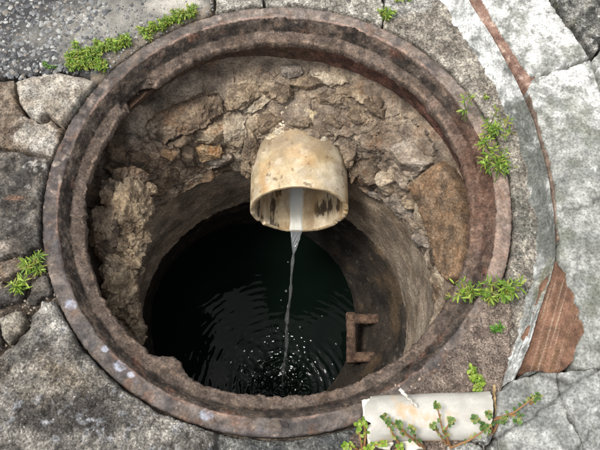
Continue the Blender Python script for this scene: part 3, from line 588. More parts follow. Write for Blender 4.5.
MUD = ((128, 114, 98), (170, 154, 132), (112, 98, 84))
for q in ((252, 146, -.185, 10, 17, .03, 10, 871), (349, 150, -.185, 9, 16, .03, -10, 872), (268, 124, -.15, 14, 8, .022, 20, 873), (333, 124, -.15, 13, 8, .022, -20, 874), (301, 124, -.142, 15, 6, .014, 0, 875), (247, 168, -.22, 6, 10, .02, 0, 876), (246, 98, -.125, 20, 12, .022, 15, 891), (276, 92, -.118, 15, 9, .020, -8, 892), (334, 100, -.122, 17, 8, .022, -12, 893), (362, 118, -.135, 16, 10, .024, -25, 894), (236, 128, -.165, 11, 15, .022, 5, 895), (372, 138, -.16, 9, 10, .022, 0, 896), (308, 84, -.112, 18, 6, .016, 0, 897), (353, 172, -.22, 6, 9, .02, 0, 877)):
    lump('mortar_lump', *q[:7], MUD, q[7], cham, M['mortar'], .7)
# ochre stone slab leaning under the frame at the right
bedded('stone_slab', [(415, 186), (430, 172), (446, 161), (456, 168), (466, 184), (473, 206), (476, 236), (474, 262), (468, 284), (458, 288), (448, 276), (443, 258), (438, 240), (432, 220), (424, 200)], .030, M['tile'], ((94, 80, 66), (130, 110, 90), (108, 88, 68)), 855, .0, .0030, 2, dome=.002, thick=.03, warp=.6)
# concrete rings of the shaft
NTs, NZ = 720, 130
def shaft(name, z0, z1, c0, c1, r0, r1, lipn, seed, ca, cb):
    T = np.linspace(0, 2*np.pi, NTs, endpoint=False)[:, None]*np.ones((1, NZ)); s = np.linspace(0, 1, NZ)[None]*np.ones((NTs, 1))
    zt = z0 - .03*np.sin(T)*(1 if lipn else 0); z = zt+(z1-zt)*s
    cx = c0[0]+(c1[0]-c0[0])*s; cy = c0[1]+(c1[1]-c0[1])*s; r = r0+(r1-r0)*s
    q = np.stack([np.cos(T)*4, np.sin(T)*4, z*16], -1)
    r = r - (.003*fbm(q, 1.5, 5, .6, seed) + .0012*fbm(q, 14, 3, .6, seed+1)) + (.02*sst(.05, 0, s)**2 if lipn else .035*sst(.035, 0, s)**2)
    r = r + ((.012 if lipn else .004)*sst(.965, 1, s)**2 + .004*sst(.9, 1, s)*fbm(q, 6, 3, .6, seed+2))
    V = np.stack([cx+r*np.cos(T), cy+r*np.sin(T), z], -1).reshape(-1, 3); Tq = np.stack([np.cos(T)*5, np.sin(T)*5, z*26], -1).reshape(-1, 3)
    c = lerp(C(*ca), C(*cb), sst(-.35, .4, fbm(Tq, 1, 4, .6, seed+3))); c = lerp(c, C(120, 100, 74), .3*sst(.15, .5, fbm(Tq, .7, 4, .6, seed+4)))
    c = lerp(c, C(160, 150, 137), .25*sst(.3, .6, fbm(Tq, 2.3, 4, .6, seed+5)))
    return mesh(name, V, gridfaces(NTs, NZ, True), M['ring'], cham, c)
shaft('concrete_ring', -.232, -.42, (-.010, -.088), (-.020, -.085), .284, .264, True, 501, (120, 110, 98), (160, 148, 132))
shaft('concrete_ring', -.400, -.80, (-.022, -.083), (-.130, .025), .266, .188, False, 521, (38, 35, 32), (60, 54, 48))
# ------------------------------------------------------------------ water
ZW = -.585
IMP = at(283, 388, ZW)
xs = np.arange(-.34, .26, .0013); ys = np.arange(-.36, .24, .0013); X, Y = np.meshgrid(xs, ys, indexing='ij')
d = np.hypot(X-IMP[0], Y-IMP[1]); Q = np.stack([X, Y, 0*X], -1)
near = np.exp(-(d/.075)**2)
wob = d + .006*fbm(Q, 26, 3, .5, 601)
brk = np.clip(fbm(Q, 34, 3, .6, 602)*1.6+.55, 0, 1.4)
z = .0014*np.sin(wob*2*np.pi/.0165)*np.exp(-d/.10)*brk + .0009*np.sin((wob+.004*fbm(Q, 60, 2, .5, 606))*2*np.pi/.0085)*np.exp(-d/.05)*brk
z += (.0048*fbm(Q, 55, 2, .5, 603) + .0022*fbm(Q, 130, 2, .5, 604))*near + .0003*fbm(Q, 14, 2, .5, 605)
V = np.stack([X, Y, ZW+z], -1).reshape(-1, 3)
tag(mesh('water', V, gridfaces(len(xs), len(ys)), M['water']), 'dark rippling water at the bottom of the shaft', kind='structure')

rgb = np.random.default_rng(77); VV = []; FF = []; k = 0
for q in range(80):                          # white flecks added in broken arcs to imitate sun glints on the ripples
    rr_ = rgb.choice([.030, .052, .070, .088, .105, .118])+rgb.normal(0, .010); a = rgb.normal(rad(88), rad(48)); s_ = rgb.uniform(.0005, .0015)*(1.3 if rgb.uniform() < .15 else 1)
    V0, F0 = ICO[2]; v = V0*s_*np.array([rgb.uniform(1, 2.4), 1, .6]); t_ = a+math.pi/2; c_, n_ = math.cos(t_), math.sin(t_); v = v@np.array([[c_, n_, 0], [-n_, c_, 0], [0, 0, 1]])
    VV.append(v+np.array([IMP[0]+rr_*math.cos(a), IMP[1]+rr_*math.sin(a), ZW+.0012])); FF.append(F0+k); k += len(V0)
tag(mesh('glint_flecks', np.concatenate(VV), np.concatenate(FF), M['glint_flecks']), 'white flecks imitating sun glints in broken arcs on the dark water', 'glint_flecks', kind='stuff')

# ------------------------------------------------------------------ outlet pipe
PR, PZ, PX, PY = .0905, -.231, .0325, .080
pipe = empty('outlet_pipe', 'wide cream-coloured drain pipe jutting out of the shaft wall with ochre stains', 'pipe', loc=(PX, PY, PZ))
nT, nL = 360, 120
T = np.linspace(0, 2*np.pi, nT, endpoint=False)[:, None]*np.ones((1, nL)); l = np.linspace(0, 1, nL)[None]*np.ones((nT, 1))
def pcol(V, px):
    n = fbm(V, 28, 4, .6, 701); c = lerp(C(184, 168, 140), C(214, 203, 180), sst(-.35, .3, n))
    c = lerp(c, C(190, 152, 102), .6*sst(.1, .5, fbm(V, 24, 4, .6, 702)+.45*blob(px, 295, 150, 30, 18)+.3*blob(px, 265, 165, 12, 30)-.12))
    c = lerp(c, C(226, 216, 200), .5*sst(.1, .5, fbm(V, 45, 3, .6, 703)))
    c = lerp(c, C(112, 92, 66), .75*sst(.3, .55, fbm(V, 90, 4, .6, 704)+.12*blob(px, 260, 180, 30, 40)))
    c = lerp(c, C(134, 116, 94), .7*sst(.045, .105, V[:, 1]-PY+.04*fbm(V, 40, 4, .6, 706)))
    return lerp(c, C(164, 132, 90), .7*sst(.0, .02, V[:, 1]*0+.02-np.abs(V[:, 1]-PY))*sst(.0, .5, fbm(V, 60, 3, .6, 705)))
r = PR*(1+.008*fbm(np.stack([np.cos(T), np.sin(T), l*2], -1), 2, 3, .6, 710))
jag = -.012*(1-np.sin(T))/2 + .0015*fbm(np.stack([np.cos(T)*3, np.sin(T)*3, 0*T], -1), 2, 4, .6, 711) + .003*sst(.4, .6, fbm(np.stack([np.cos(T)*3, np.sin(T)*3, 0*T], -1), 1.1, 3, .6, 712))
yy = PY + jag*(1-l) + l*.24
V = np.stack([PX+r*np.cos(T), yy, PZ+r*np.sin(T)], -1).reshape(-1, 3)
def mk_pipe():
    mesh('pipe_shell', V, gridfaces(nT, nL, True)[:, ::-1], M['pipe'], pipe, pcol(V, proj(V)))
    ri = r-.0085; yi = PY+jag*(1-l)+.0015+l*.24
    Vi = np.stack([PX+ri*np.cos(T), yi, PZ+ri*np.sin(T)], -1).reshape(-1, 3); px = proj(Vi)
    n = fbm(Vi, 30, 4, .6, 721); c = lerp(C(186, 170, 144), C(222, 210, 188), sst(-.3, .3, n))
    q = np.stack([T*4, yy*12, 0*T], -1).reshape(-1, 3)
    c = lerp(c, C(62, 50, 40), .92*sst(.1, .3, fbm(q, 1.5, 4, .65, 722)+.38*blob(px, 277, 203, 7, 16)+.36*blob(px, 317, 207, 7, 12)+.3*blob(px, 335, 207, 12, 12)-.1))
    c = lerp(c, C(150, 120, 84), .5*sst(.1, .4, fbm(q+5, 1, 4, .6, 723)))
    c = lerp(c, C(238, 236, 228), .95*sst(.0135, .0105, np.abs(Vi[:, 0]-PX+.006+.0015*vnoise(Vi*60, 5)))*(Vi[:, 2] < PZ))
    mesh('pipe_bore', Vi, gridfaces(nT, nL, True), M['pipe'], pipe, c)
    # cut rim joining shell and bore
    a = V.reshape(nT, nL, 3)[:, 0]; b = Vi.reshape(nT, nL, 3)[:, 0]; k = np.linspace(0, 1, 5)[None, :, None]
    R = a[:, None]*(1-k)+b[:, None]*k; R[:, 1:4, 1] -= .0012
    mesh('pipe_rim', R.reshape(-1, 3), gridfaces(nT, 5, True), M['pipe'], pipe, lerp(C(190, 166, 130), C(222, 206, 178), sst(-.3, .3, fbm(R.reshape(-1, 3), 80, 3, .6, 725))))
    # ragged collar of pale mortar broken round the top of the pipe
    tt = np.linspace(rad(8), rad(172), 260)[:, None]*np.ones((1, 40)); ll = np.linspace(0, 1, 40)[None]*np.ones((260, 1))
    e = fbm(np.stack([np.cos(tt)*4, np.sin(tt)*4, 0*tt], -1), 1.3, 5, .62, 731)
    y = PY + .112 + .012*e + ll*(.035) - .010*np.exp(-((tt-rad(125))/.2)**2) - .012*np.exp(-((tt-rad(62))/.2)**2) + .010*np.exp(-((tt-rad(92))/.25)**2)
    rr = PR + .0002 + .0035*sst(0, .2, ll) + .010*ll*ll + .003*fbm(np.stack([np.cos(tt), np.sin(tt), y*8], -1), 9, 4, .6, 732)
    R = np.stack([PX+rr*np.cos(tt), y, PZ+rr*np.sin(tt)], -1).reshape(-1, 3)
    c = lerp(C(208, 192, 158), C(238, 228, 204), sst(-.3, .3, fbm(R, 40, 4, .6, 733))); c = lerp(c, C(120, 104, 92), .9*sst(.3, .6, blob(proj(R), 300, 128, 17, 7)+.3*fbm(R, 70, 4, .6, 734)))
    mesh('mortar_collar', R, gridfaces(260, 40), M['mortar'], pipe, c)
mk_pipe()
# ------------------------------------------------------------------ falling water
stream = empty('water_stream', 'thin clear stream of water falling from the pipe mouth into the shaft', 'water stream', loc=(PX-.006, PY, PZ-PR+.01))
def tube(path, rads, n=10, seed=0, tw=0.):
    path = np.asarray(path, float); m = len(path); tg = np.gradient(path, axis=0); tg /= np.linalg.norm(tg, axis=1)[:, None]
    ref = np.array([1., 0, 0]) if abs(tg[0, 0]) < .8 else np.array([0, 1., 0]); V = []
    rads = np.asarray(rads, float)*np.ones(m)
    for i in range(m):
        a = np.cross(tg[i], ref); a /= np.linalg.norm(a); b = np.cross(tg[i], a); ang = np.linspace(0, 2*np.pi, n, endpoint=False)
        el = 1+tw*np.cos(2*(ang-i*.13)); V.append(path[i]+rads[i]*el[:, None]*(np.cos(ang)[:, None]*a+np.sin(ang)[:, None]*b))
    V = np.array(V).transpose(1, 0, 2).reshape(-1, 3); Fc = gridfaces(n, m, True)
    k = len(V); V = np.vstack([V, path[0], path[-1]]); caps = [[i*m, ((i+1) % n)*m, k] for i in range(n)] + [[((i+1) % n)*m+m-1, i*m+m-1, k+1] for i in range(n)]
    return V, [Fc, np.array(caps)]
p0 = np.array([PX-.006, PY-.0135, PZ-PR+.011]); m = 150; t = np.linspace(0, 1, m)
zf = p0[2]+(ZW-p0[2])*(.12*t+.88*t*t); path = np.stack([p0[0]+(IMP[0]-p0[0])*t+.0025*np.sin(t*19)*t, p0[1]+(IMP[1]-p0[1])*t, zf], -1)
k0 = 22
rr = .0031*(1+.6*vnoise(np.stack([t*t*22+t*9, 0*t, 0*t], -1), 3))*(1-.1*t)
Vt, Ft = tube(path[k0:], rr[k0:], 12, 1, .3); mesh('jet', Vt, Ft, M['clear'], stream)
for sgn in (-1, 1):                           # the sheet narrows between two edge strands
    a = path[:k0+4].copy(); f = np.linspace(1, 0, k0+4)**.8; a[:, 0] += sgn*.0105*f
    Vt, Ft = tube(a, .0011+.0006*(1-f), 8); mesh('strand', Vt, Ft, M['clear'], stream)
k = np.linspace(-1, 1, 13)[None, :]; f = (np.linspace(1, 0, k0+2)**.8)[:, None]
Sh = path[:k0+2, None, :]*np.ones((1, 13, 1)); Sh[..., 0] += k*.0102*f; Sh[..., 1] += .0006*np.sin(k*7+np.arange(k0+2)[:, None]*.7)
Sh = np.stack([Sh, Sh+np.array([0, .0009, -.0002])]); nn = (k0+2)*13
g = gridfaces(k0+2, 13); mesh('sheet', Sh.reshape(-1, 3), np.concatenate([g[:, ::-1], g+nn]), M['clear'], stream)
# water running along the bottom of the bore
ky = np.linspace(0, .2, 60)[:, None]*np.ones((1, 17)); kx = np.linspace(-1, 1, 17)[None]*(.0125+.002*vnoise(np.stack([ky*30, ky*0, ky*0], -1), 8))
zz = PZ-np.sqrt((PR-.0085)**2-(kx-.006)**2)+.0035*(1-np.linspace(-1, 1, 17)[None]**4)-.0004
R = np.stack([PX-.006+kx, PY-.0135+ky, zz+.0003*vnoise(np.stack([kx*400, ky*90, 0*ky], -1), 4)], -1)
mesh('rivulet', R.reshape(-1, 3), gridfaces(60, 17), M['sheen'], stream)
for (u, v, zz, s) in ((286, 291, -.42, .0028), (288, 262, -.34, .0016), (336, 344, -.56, .0024), (322, 316, -.57, .002), (300, 327, -.57, .0024), (281, 300, -.45, .0014)):
    Vd, Fd = ICO[2]; mesh('droplet', Vd*s*np.array([1, 1, 1.25])+at(u, v, zz), Fd, M['clear'], stream)
# ------------------------------------------------------------------ rusty step iron
step = empty('step_iron', 'rusty rectangular step iron projecting from the shaft wall above the water', 'step iron')
def bar(path, hw, hh, name, cols, parent, mat, seed):
    path = np.asarray(path, float); n = 40; V = []; sq = [(math.copysign(abs(math.cos(a))**.7, math.cos(a)), math.copysign(abs(math.sin(a))**.7, math.sin(a))) for a in np.linspace(0, 2*math.pi, 16, endpoint=False)]
    s = np.linspace(0, 1, n); d = path[1]-path[0]; d = d/np.linalg.norm(d); a = np.cross(d, [0, 0, 1]); a /= np.linalg.norm(a); b = np.cross(a, d)
    for (x, y) in sq: V.append(path[0]+(path[1]-path[0])*s[:, None]+a*x*hw+b*y*hh)
    V = np.array(V); cen = path[0]+(path[1]-path[0])*s[:, None]; dv = V-cen[None]; V = cen[None]+dv*(1+.3*fbm(V, 90, 4, .6, seed))[..., None]
    V = V.reshape(-1, 3); m = len(sq); k = len(V); V = np.vstack([V, path[0], path[1]])
    caps = [[((i+1) % m)*n, i*n, k] for i in range(m)]+[[i*n+n-1, ((i+1) % m)*n+n-1, k+1] for i in range(m)]
    return mesh(name, V, [gridfaces(m, n, True), np.array(caps)], mat, parent, lerp(C(*cols[0]), C(*cols[1]), sst(-.35, .35, fbm(V, 70, 4, .6, seed+1))))
zs = -.50; RC = ((74, 60, 52), (122, 100, 84)); q = lambda u, v: at(u, v, zs)
bar([q(351, 313), q(351, 363)], .0105, .009, 'tread', RC, step, M['crust'], 901)
bar([q(349, 319), q(402, 319)], .0105, .008, 'arm', RC, step, M['crust'], 902)
bar([q(349, 357), q(402, 357)], .0105, .008, 'arm', RC, step, M['crust'], 903)
# ------------------------------------------------------------------ broken white pipe at the lower right, fragments and twig
def white_pipe():
    a = at(374, 419, .010); b = at(490, 415, .010); ax = (b-a); Lg = np.linalg.norm(ax); ax /= Lg; up = np.array([0, 0, 1.]); side = np.cross(up, ax); R = .030
    root = empty('broken_pipe', 'broken white plastic pipe lying beside the manhole frame, weeds over it', 'pipe', loc=tuple((a+b)/2-np.array([0, 0, .03])))
    n, m = 120, 160; T = np.linspace(0, 2*np.pi, n, endpoint=False)[:, None]*np.ones((1, m)); s = np.linspace(0, 1, m)[None]*np.ones((n, 1))
    cq = np.stack([np.cos(T), np.sin(T), 0*T], -1)
    j0 = .010*fbm(cq, 2.2, 4, .6, 911)-.012*np.sin(T); j1 = .004*fbm(cq, 3, 3, .6, 912)+.006*np.cos(T)-.004
    L0 = (j0*(1-s)+(Lg+j1)*s)
    for nm, rr, fl in (('pipe_wall', R, 0), ('pipe_inside', R-.0035, 1)):
        rq = rr*(1+.05*fbm(np.stack([np.cos(T), np.sin(T), s*3], -1), 1.3, 3, .5, 913)-.05*np.exp(-((s-.3)/.1)**2)*np.sin(T))
        V = a+ax*L0[..., None]+up*(rq*np.sin(T))[..., None]+side*(rq*np.cos(T))[..., None]; V = V.reshape(-1, 3)
        c = lerp(C(182, 179, 169), C(200, 197, 188), sst(-.3, .3, fbm(V, 40, 4, .6, 914))); c = lerp(c, C(196, 164, 120), .75*sst(.2, .6, fbm(V, 36, 4, .6, 915)+.6*sst(.03, .005, V[:, 2])))
        if fl: c = c*.9
        mesh(nm, V, gridfaces(n, m, True)[:, ::(1 if not fl else -1)], M['plaster'], root, c)
        if not fl: e0 = V.reshape(n, m, 3)
        else:
            e1 = V.reshape(n, m, 3)
            for idx, cc in ((0, (222, 216, 200)), (m-1, (176, 182, 194))):
                k = np.linspace(0, 1, 4)[None, :, None]; Rm = (e0[:, None, idx]*(1-k)+e1[:, None, idx]*k).reshape(-1, 3)
                mesh('broken_edge', Rm, gridfaces(n, 4, True), M['plaster'], root, np.tile(C(*cc), (len(Rm), 1)))
white_pipe()
PW = lambda V, px: lerp(C(206, 202, 186), C(238, 236, 226), sst(-.3, .3, fbm(V, 60, 4, .6, 921)))
for pl, z, lab in (([(362, 400), (376, 397), (380, 408), (372, 416), (363, 418)], .016, 'upper thin off-white plaster shard against the iron frame, left of the broken pipe'),
                   ([(367, 424), (382, 421), (396, 440), (390, 450), (368, 444)], .010, 'lower off-white plaster shard lying under the dark twig'),
                   ([(398, 432), (420, 436), (424, 448), (404, 452)], .008, 'small off-white plaster shard in the weeds below the broken pipe')):
    o = patch('plaster_shard', None, pl, z, M['plaster'], PW, res=.0012, relief=grain(.0012, 120), edge=.002, depth=.006, ring=None, warp=.0015)
    tag(o, lab, 'plaster', 'plaster shards by the broken pipe')
def twig(name, pts, r, cols, label, cat='twig', group=None, seed=1):
    P = np.array(pts); t = np.linspace(0, 1, len(P)); tt = np.linspace(0, 1, 40); path = np.stack([np.interp(tt, t, P[:, k]) for k in range(3)], -1)
    path += .0012*np.stack([vnoise(np.stack([tt*8, 0*tt+k, 0*tt], -1), seed) for k in range(3)], -1)
    V, Fc = tube(path, r*(1+.25*vnoise(np.stack([tt*12, 0*tt, 0*tt], -1), seed+3))*(1-.35*tt), 9)
    o = mesh(name, V, Fc, M['wood'], None, lerp(C(*cols[0]), C(*cols[1]), sst(-.3, .3, fbm(V, 150, 3, .6, seed)))); return tag(o, label, cat, group)
twig('twig', [at(374, 416, .022), at(386, 430, .018), at(402, 450, .012), at(408, 462, .010)], .0042, ((52, 48, 46), (92, 88, 84)), 'short dark grey twig leaning over the plaster shards')
twig('twig', [at(400, 389, .046), at(408, 398, .049), at(416, 407, .048)], .0022, ((186, 180, 166), (214, 208, 196)), 'tiny pale stick lying on top of the white pipe', seed=5)
twig('twig', [at(494, 386, .012), at(495, 400, .020), at(497, 416, .016)], .0022, ((150, 124, 88), (196, 170, 128)), 'thin dry straw standing at the grey end of the white pipe', seed=7)
# ------------------------------------------------------------------ loose grit
def grit(name, n, box, z, smin, smax, pal, label, seed, rmin=.0, rmax=9, parent=None, mask=None):
    rg = np.random.default_rng(seed); u = rg.uniform(box[0], box[2], n); v = rg.uniform(box[1], box[3], n); P = at(u, v, z); r = np.hypot(P[:, 0], P[:, 1]); k = (r > rmin) & (r < rmax)
    if mask is not None: k &= mask(u, v, rg)
    P = P[k]; n = len(P); o = scatter_stones(name, parent, P, rg.uniform(smin, smax, n)*rg.uniform(.5, 1, n), np.array([C(*c) for c in pal])[rg.integers(0, len(pal), n)], M['pebble'], 1, seed+1, sink=.15)
    return tag(o, label, 'grit' if parent is None else None, kind='stuff')
GP = ((118, 103, 90), (92, 80, 70), (142, 128, 112), (72, 63, 56))
grit('grit', 1500, (40, 10, 520, 430), -.0245, .0008, .0026, GP, 'loose brown grit lying on the seat of the iron frame', 31, .299, .321)
grit('grit', 700, (380, 325, 510, 440), .0005, .0008, .0028, ((150, 126, 114), (112, 92, 84), (176, 156, 142)), 'gritty brown dirt spilled over the flange beside the broken pipe', 32, .327, .40, mask=lambda u, v, r: r.uniform(0, 1, len(u)) < sst(.2, .8, blob(np.stack([u, v], -1), 445, 380, 50, 35)))
grit('grit', 500, (0, 240, 66, 350), -.012, .001, .004, ((110, 100, 90), (70, 66, 62), (150, 138, 124)), 'dark grit filling the gaps between the stones at the left edge', 33, .352)
grit('grit', 500, (40, 60, 110, 130), -.008, .001, .003, ((120, 100, 84), (90, 82, 76), (160, 146, 130)), 'brown grit between the pale stone and the iron frame', 34, .352)
grit('grit', 500, (440, 380, 520, 452), -.004, .001, .003, ((130, 116, 104), (96, 90, 84), (176, 170, 160)), 'grit and dust in the cracks below the broken pipe', 35, .36)

# ------------------------------------------------------------------ weeds
def leafgeo(base, d, nrm, Ln, Wd, shape, curl, col, store):
    V, Fc, Cc = store; n = 6; t = np.linspace(0, 1, n); side = np.cross(d, nrm); side /= np.linalg.norm(side)+1e-9
    if shape == 'lance': wv = np.sin(np.pi*np.clip(t*.9+.06, 0, 1))**.8
    elif shape == 'round': wv = np.sin(np.pi*np.clip(t, .02, .985)**1.5)**.75
    else: wv = (1-t)**.6*np.minimum(1, t*6+.4)
    k = sum(len(x) for x in V)
    mid = base + d*(t*Ln)[:, None] + nrm*(curl*Ln*t*t)[:, None]
    rows = np.stack([mid-side*(wv*Wd/2)[:, None]+nrm*(wv*Wd*.14)[:, None], mid, mid+side*(wv*Wd/2)[:, None]+nrm*(wv*Wd*.14)[:, None]], 1).reshape(-1, 3)
    V.append(rows); Fc.append(gridfaces(n, 3)+k); Cc.append(np.tile(col, (len(rows), 1))*np.repeat(np.linspace(.85, 1.1, n), 3)[:, None])
def weed(name, label, spots, h, spread, shape, Ln, Wd, per, pal, seed, stemcol=(120, 140, 70), stem_r=.0008, up=.8, group='weeds growing round the manhole', lean=(0, 0), cluster=False):
    rg = np.random.default_rng(seed); pts = np.array([at(u, v, z) for (u, v, z) in spots]); base = pts.mean(0)
    root = empty(name, label, 'weed', group, tuple(base)); store = ([], [], []); SV = []; SF = []; SC = []; off = 0
    for b in pts:
        nst = per[0]
        for s in range(nst):
            a = rg.uniform(0, 6.283); out = np.array([math.cos(a), math.sin(a), 0])*spread*rg.uniform(.2, 1)+np.array([*lean, 0])*rg.uniform(.4, 1.2)
            top = b + out + np.array([0, 0, h*rg.uniform(.45, 1)]); b0 = b+rg.normal(0, .15*spread, 3)*np.array([1, 1, 0])
            tt = np.linspace(0, 1, 9)[:, None]; path = b0+(top-b0)*tt+np.array([0, 0, 1])*(h*.25*np.sin(np.pi*tt))+rg.normal(0, .0008, (9, 3))
            V, Fq = tube(path, np.linspace(stem_r, stem_r*.5, 9), 5); SV.append(V); SF.append([f+off for f in Fq]); off += len(V); SC.append(np.tile(C(*stemcol), (len(V), 1)))
            tg = path[-1]-path[-3]; tg /= np.linalg.norm(tg)
            for q in range(per[1]):
                f = 1. if (cluster and q < per[1]*.6) else rg.uniform(.25, 1); i = f*8; p = path[int(i)] if int(i) >= 8 else path[int(i)]+(path[int(i)+1]-path[int(i)])*(i-int(i))
                a2 = q*2.4+rg.uniform(-.4, .4); ref = np.array([math.cos(a2), math.sin(a2), 0]); dd = ref*rg.uniform(.7, 1)+tg*up*rg.uniform(.2, 1); dd /= np.linalg.norm(dd)
                nr = np.array([0, 0, 1.])+rg.normal(0, .25, 3); nr = nr-dd*(nr@dd); nr /= np.linalg.norm(nr)+1e-9
                c = C(*pal[rg.integers(0, len(pal))])*rg.uniform(.65, 1.25)
                sz = rg.uniform(.45, 1.2)*(.75+.35*(1-f) if not cluster else 1); leafgeo(p, dd, nr, Ln*sz, Wd*sz, shape, rg.uniform(-.25, .15), c, store)
    quads = np.concatenate([f[0] for f in SF]); tris = np.concatenate([f[1] for f in SF])
    mesh('stem', np.concatenate(SV), [quads, tris], M['leaf'], root, np.concatenate(SC))
    mesh('foliage', np.concatenate(store[0]), np.concatenate(store[1]), M['leaf'], root, np.concatenate(store[2]))
    return root
GR = ((124, 158, 50), (150, 180, 66), (98, 134, 42), (176, 194, 92), (162, 160, 78), (110, 142, 60)); GD = ((92, 140, 48), (112, 158, 62), (78, 122, 42)); YG = ((150, 178, 66), (172, 190, 92), (120, 160, 50))
line = lambda a, b, n, z, seed, j=3: [(a[0]+(b[0]-a[0])*t+r[0]*j, a[1]+(b[1]-a[1])*t+r[1]*j*.6, z) for t, r in zip(np.linspace(0, 1, n), np.random.default_rng(seed).normal(size=(n, 2)))]
weed('weed', 'bright green mossy weed clump between the asphalt and the frame, left of its twin', line((70, 62), (128, 44), 34, -.006, 1, 5)+line((72, 68), (106, 68), 22, -.004, 2, 4), .018, .010, 'lance', .0075, .0022, (4, 11), GR, 41)
weed('weed', 'smaller bright green weed clump nearer the top edge, above the frame', line((146, 36), (194, 14), 28, -.006, 3, 4), .017, .009, 'lance', .0075, .0022, (4, 10), GR, 42)
weed('weed', 'tiny sparse weed in the gap right of the pale stone', line((84, 92), (70, 118), 9, -.010, 4, 2), .008, .005, 'lance', .006, .002, (3, 6), GD, 43)
weed('weed', 'tiny green tuft growing in the asphalt above the pale stone', line((46, 66), (52, 68), 3, -.002, 5, 2), .006, .004, 'lance', .005, .002, (3, 5), GD, 44)
weed('weed', 'larger feathery green weed touching the left side of the frame', [(34, 268, -.01), (39, 262, -.01), (41, 272, -.01), (30, 266, -.01)], .020, .010, 'lance', .014, .0022, (5, 8), GR, 45)
weed('weed', 'smaller feathery weed rooted between stones at the left edge', [(19, 288, -.008), (23, 290, -.008), (24, 284, -.008)], .018, .009, 'lance', .013, .0022, (5, 8), GR, 54)
weed('weed', 'small weed sprig touching the top of the frame, right of centre', [(386, 20, 0), (383, 16, 0), (389, 15, 0)], .016, .009, 'lance', .010, .0028, (4, 7), GR, 46)
weed('weed', 'small weed sprig at the very top edge of the picture beyond the frame', [(396, 2, 0), (402, 0, 0), (408, 1, 0), (405, -4, 0)], .010, .006, 'lance', .008, .0026, (4, 6), YG, 46)
weed('weed', 'tallest leafy green weed, hanging over the right side of the frame', line((482, 116), (498, 182), 14, -.004, 6, 7), .042, .030, 'lance', .012, .0026, (3, 8), GR, 47, lean=(-.006, 0))
weed('weed', 'two-branched weed with narrow leaves on the lower right of the frame', line((470, 298), (492, 294), 6, -.006, 8, 3)+line((506, 296), (512, 290), 4, -.004, 9, 3), .034, .022, 'lance', .013, .0028, (3, 9), GR, 48, lean=(-.012, 0))
weed('weed', 'little weed sprig in the dirt just below the two-branched weed', [(494, 332, -.002), (497, 328, -.002)], .012, .006, 'lance', .009, .003, (4, 6), GD, 49)
weed('weed', 'olive green weed tuft standing above the right end of the white pipe', [(468, 372, 0), (473, 378, 0), (478, 384, 0), (476, 390, 0)], .016, .008, 'round', .008, .0042, (4, 7), YG, 50)
weed('weed', 'small round-leaved weed at the right edge of the kerb base', [(486, 98, 0)], .006, .004, 'lance', .005, .002, (3, 5), YG, 51)
# creeping round-leaved weed: trailing stems over the pipe
def creeper(label, stems, seed, pal, stemcol, Ln=.0060, Wd=.0042, lift=0.):
    rg = np.random.default_rng(seed); base = at(stems[0][0][0], stems[0][0][1], 0.)
    root = empty('weed', label, 'weed', 'weeds growing round the manhole', tuple(base)); store = ([], [], []); SV = []; SQ = []; ST = []; SC = []; off = 0
    for s in stems:
        P = np.array([at(u, v, z+lift*(i > 0)) for i, (u, v, z) in enumerate(s)]); t = np.linspace(0, 1, len(P)); tt = np.linspace(0, 1, 24); path = np.stack([np.interp(tt, t, P[:, k]) for k in range(3)], -1)
        path[:, 2] += .002*np.sin(tt*9)
        V, Fq = tube(path, np.linspace(.0018, .0008, 24), 6); SV.append(V); SQ.append(Fq[0]+off); ST.append(Fq[1]+off); off += len(V); SC.append(np.tile(C(*stemcol), (len(V), 1))*rg.uniform(.85, 1.15))
        for f in np.concatenate([np.ones(9), rg.uniform(.88, 1, 5), rg.uniform(.3, 1, 7)]):
            p = path[int(f*23)]; a = rg.uniform(0, 6.283); dd = np.array([math.cos(a), math.sin(a), rg.uniform(.0, .7)]); dd /= np.linalg.norm(dd)
            nr = np.array([0, 0, 1.])+rg.normal(0, .3, 3); nr = nr-dd*(nr@dd); nr /= np.linalg.norm(nr); sz = rg.uniform(.7, 1.15)
            leafgeo(p, dd, nr, Ln*sz, Wd*sz, 'round', rg.uniform(-.2, .1), C(*pal[rg.integers(0, len(pal))])*rg.uniform(.8, 1.15), store)
    mesh('stem', np.concatenate(SV), [np.concatenate(SQ), np.concatenate(ST)], M['leaf'], root, np.concatenate(SC))
    mesh('foliage', np.concatenate(store[0]), np.concatenate(store[1]), M['leaf'], root, np.concatenate(store[2]))
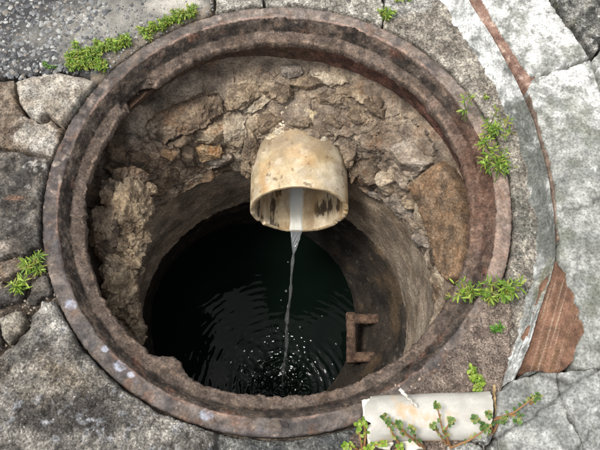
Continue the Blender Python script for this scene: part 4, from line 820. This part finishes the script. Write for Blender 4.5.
PUR = ((100, 132, 70), (124, 152, 90), (82, 112, 58), (150, 166, 100), (160, 156, 90)); SCOL = (176, 134, 92)
creeper('creeping round-leaved weed with tan stems trailing over the white pipe', [[(450, 446, .012), (443, 430, .03), (436, 404, .052)], [(448, 444, .012), (446, 430, .034), (451, 420, .05)], [(446, 444, .012), (438, 432, .03), (432, 425, .044)], [(424, 448, .012), (416, 440, .022), (411, 428, .04)], [(420, 446, .012), (404, 432, .026), (384, 417, .036)], [(424, 447, .01), (408, 436, .026), (398, 424, .04)], [(400, 446, .012), (392, 432, .03), (388, 422, .038)], [(450, 448, .008), (470, 440, .012), (488, 428, .02)]], 61, PUR, SCOL, lift=.016)
creeper('round-leaved weed spreading over the cracked slab right of the white pipe', [[(490, 434, .01), (482, 424, .024), (474, 419, .036)], [(492, 432, .01), (490, 420, .026), (488, 414, .032)], [(492, 434, .01), (498, 424, .026), (503, 420, .034)], [(490, 436, .01), (486, 430, .024), (483, 426, .03)], [(494, 420, .024), (515, 412, .03), (533, 398, .03)], [(496, 418, .024), (520, 414, .028), (517, 422, .036)], [(530, 404, .026), (538, 396, .032)]], 62, PUR, SCOL, lift=.008)
creeper('round-leaved weed at the bottom edge, left of the plaster shards', [[(362, 448, 0), (360, 436, .012), (358, 426, .02)], [(364, 448, 0), (366, 432, .014), (362, 421, .018)], [(358, 450, 0), (352, 446, .012), (345, 446, .016)], [(360, 450, 0), (372, 446, .014), (384, 443, .018)], [(350, 456, 0), (362, 452, .01), (370, 448, .016)], [(374, 458, 0), (392, 452, .012), (400, 447, .018)]], 63, YG, SCOL)

lv = ([], [], []); b0 = at(279, 420, .003); b1 = at(288, 428, .003); dd = (b1-b0)/np.linalg.norm(b1-b0)
leafgeo(b0, dd, np.array([0, 0, 1.]), np.linalg.norm(b1-b0), .008, 'round', .12, C(58, 52, 50), lv)
tag(mesh('dead_leaf', lv[0][0], lv[1][0], M['wood'], None, lv[2][0]), 'tiny dark dead leaf lying on the near side of the iron frame', 'leaf')
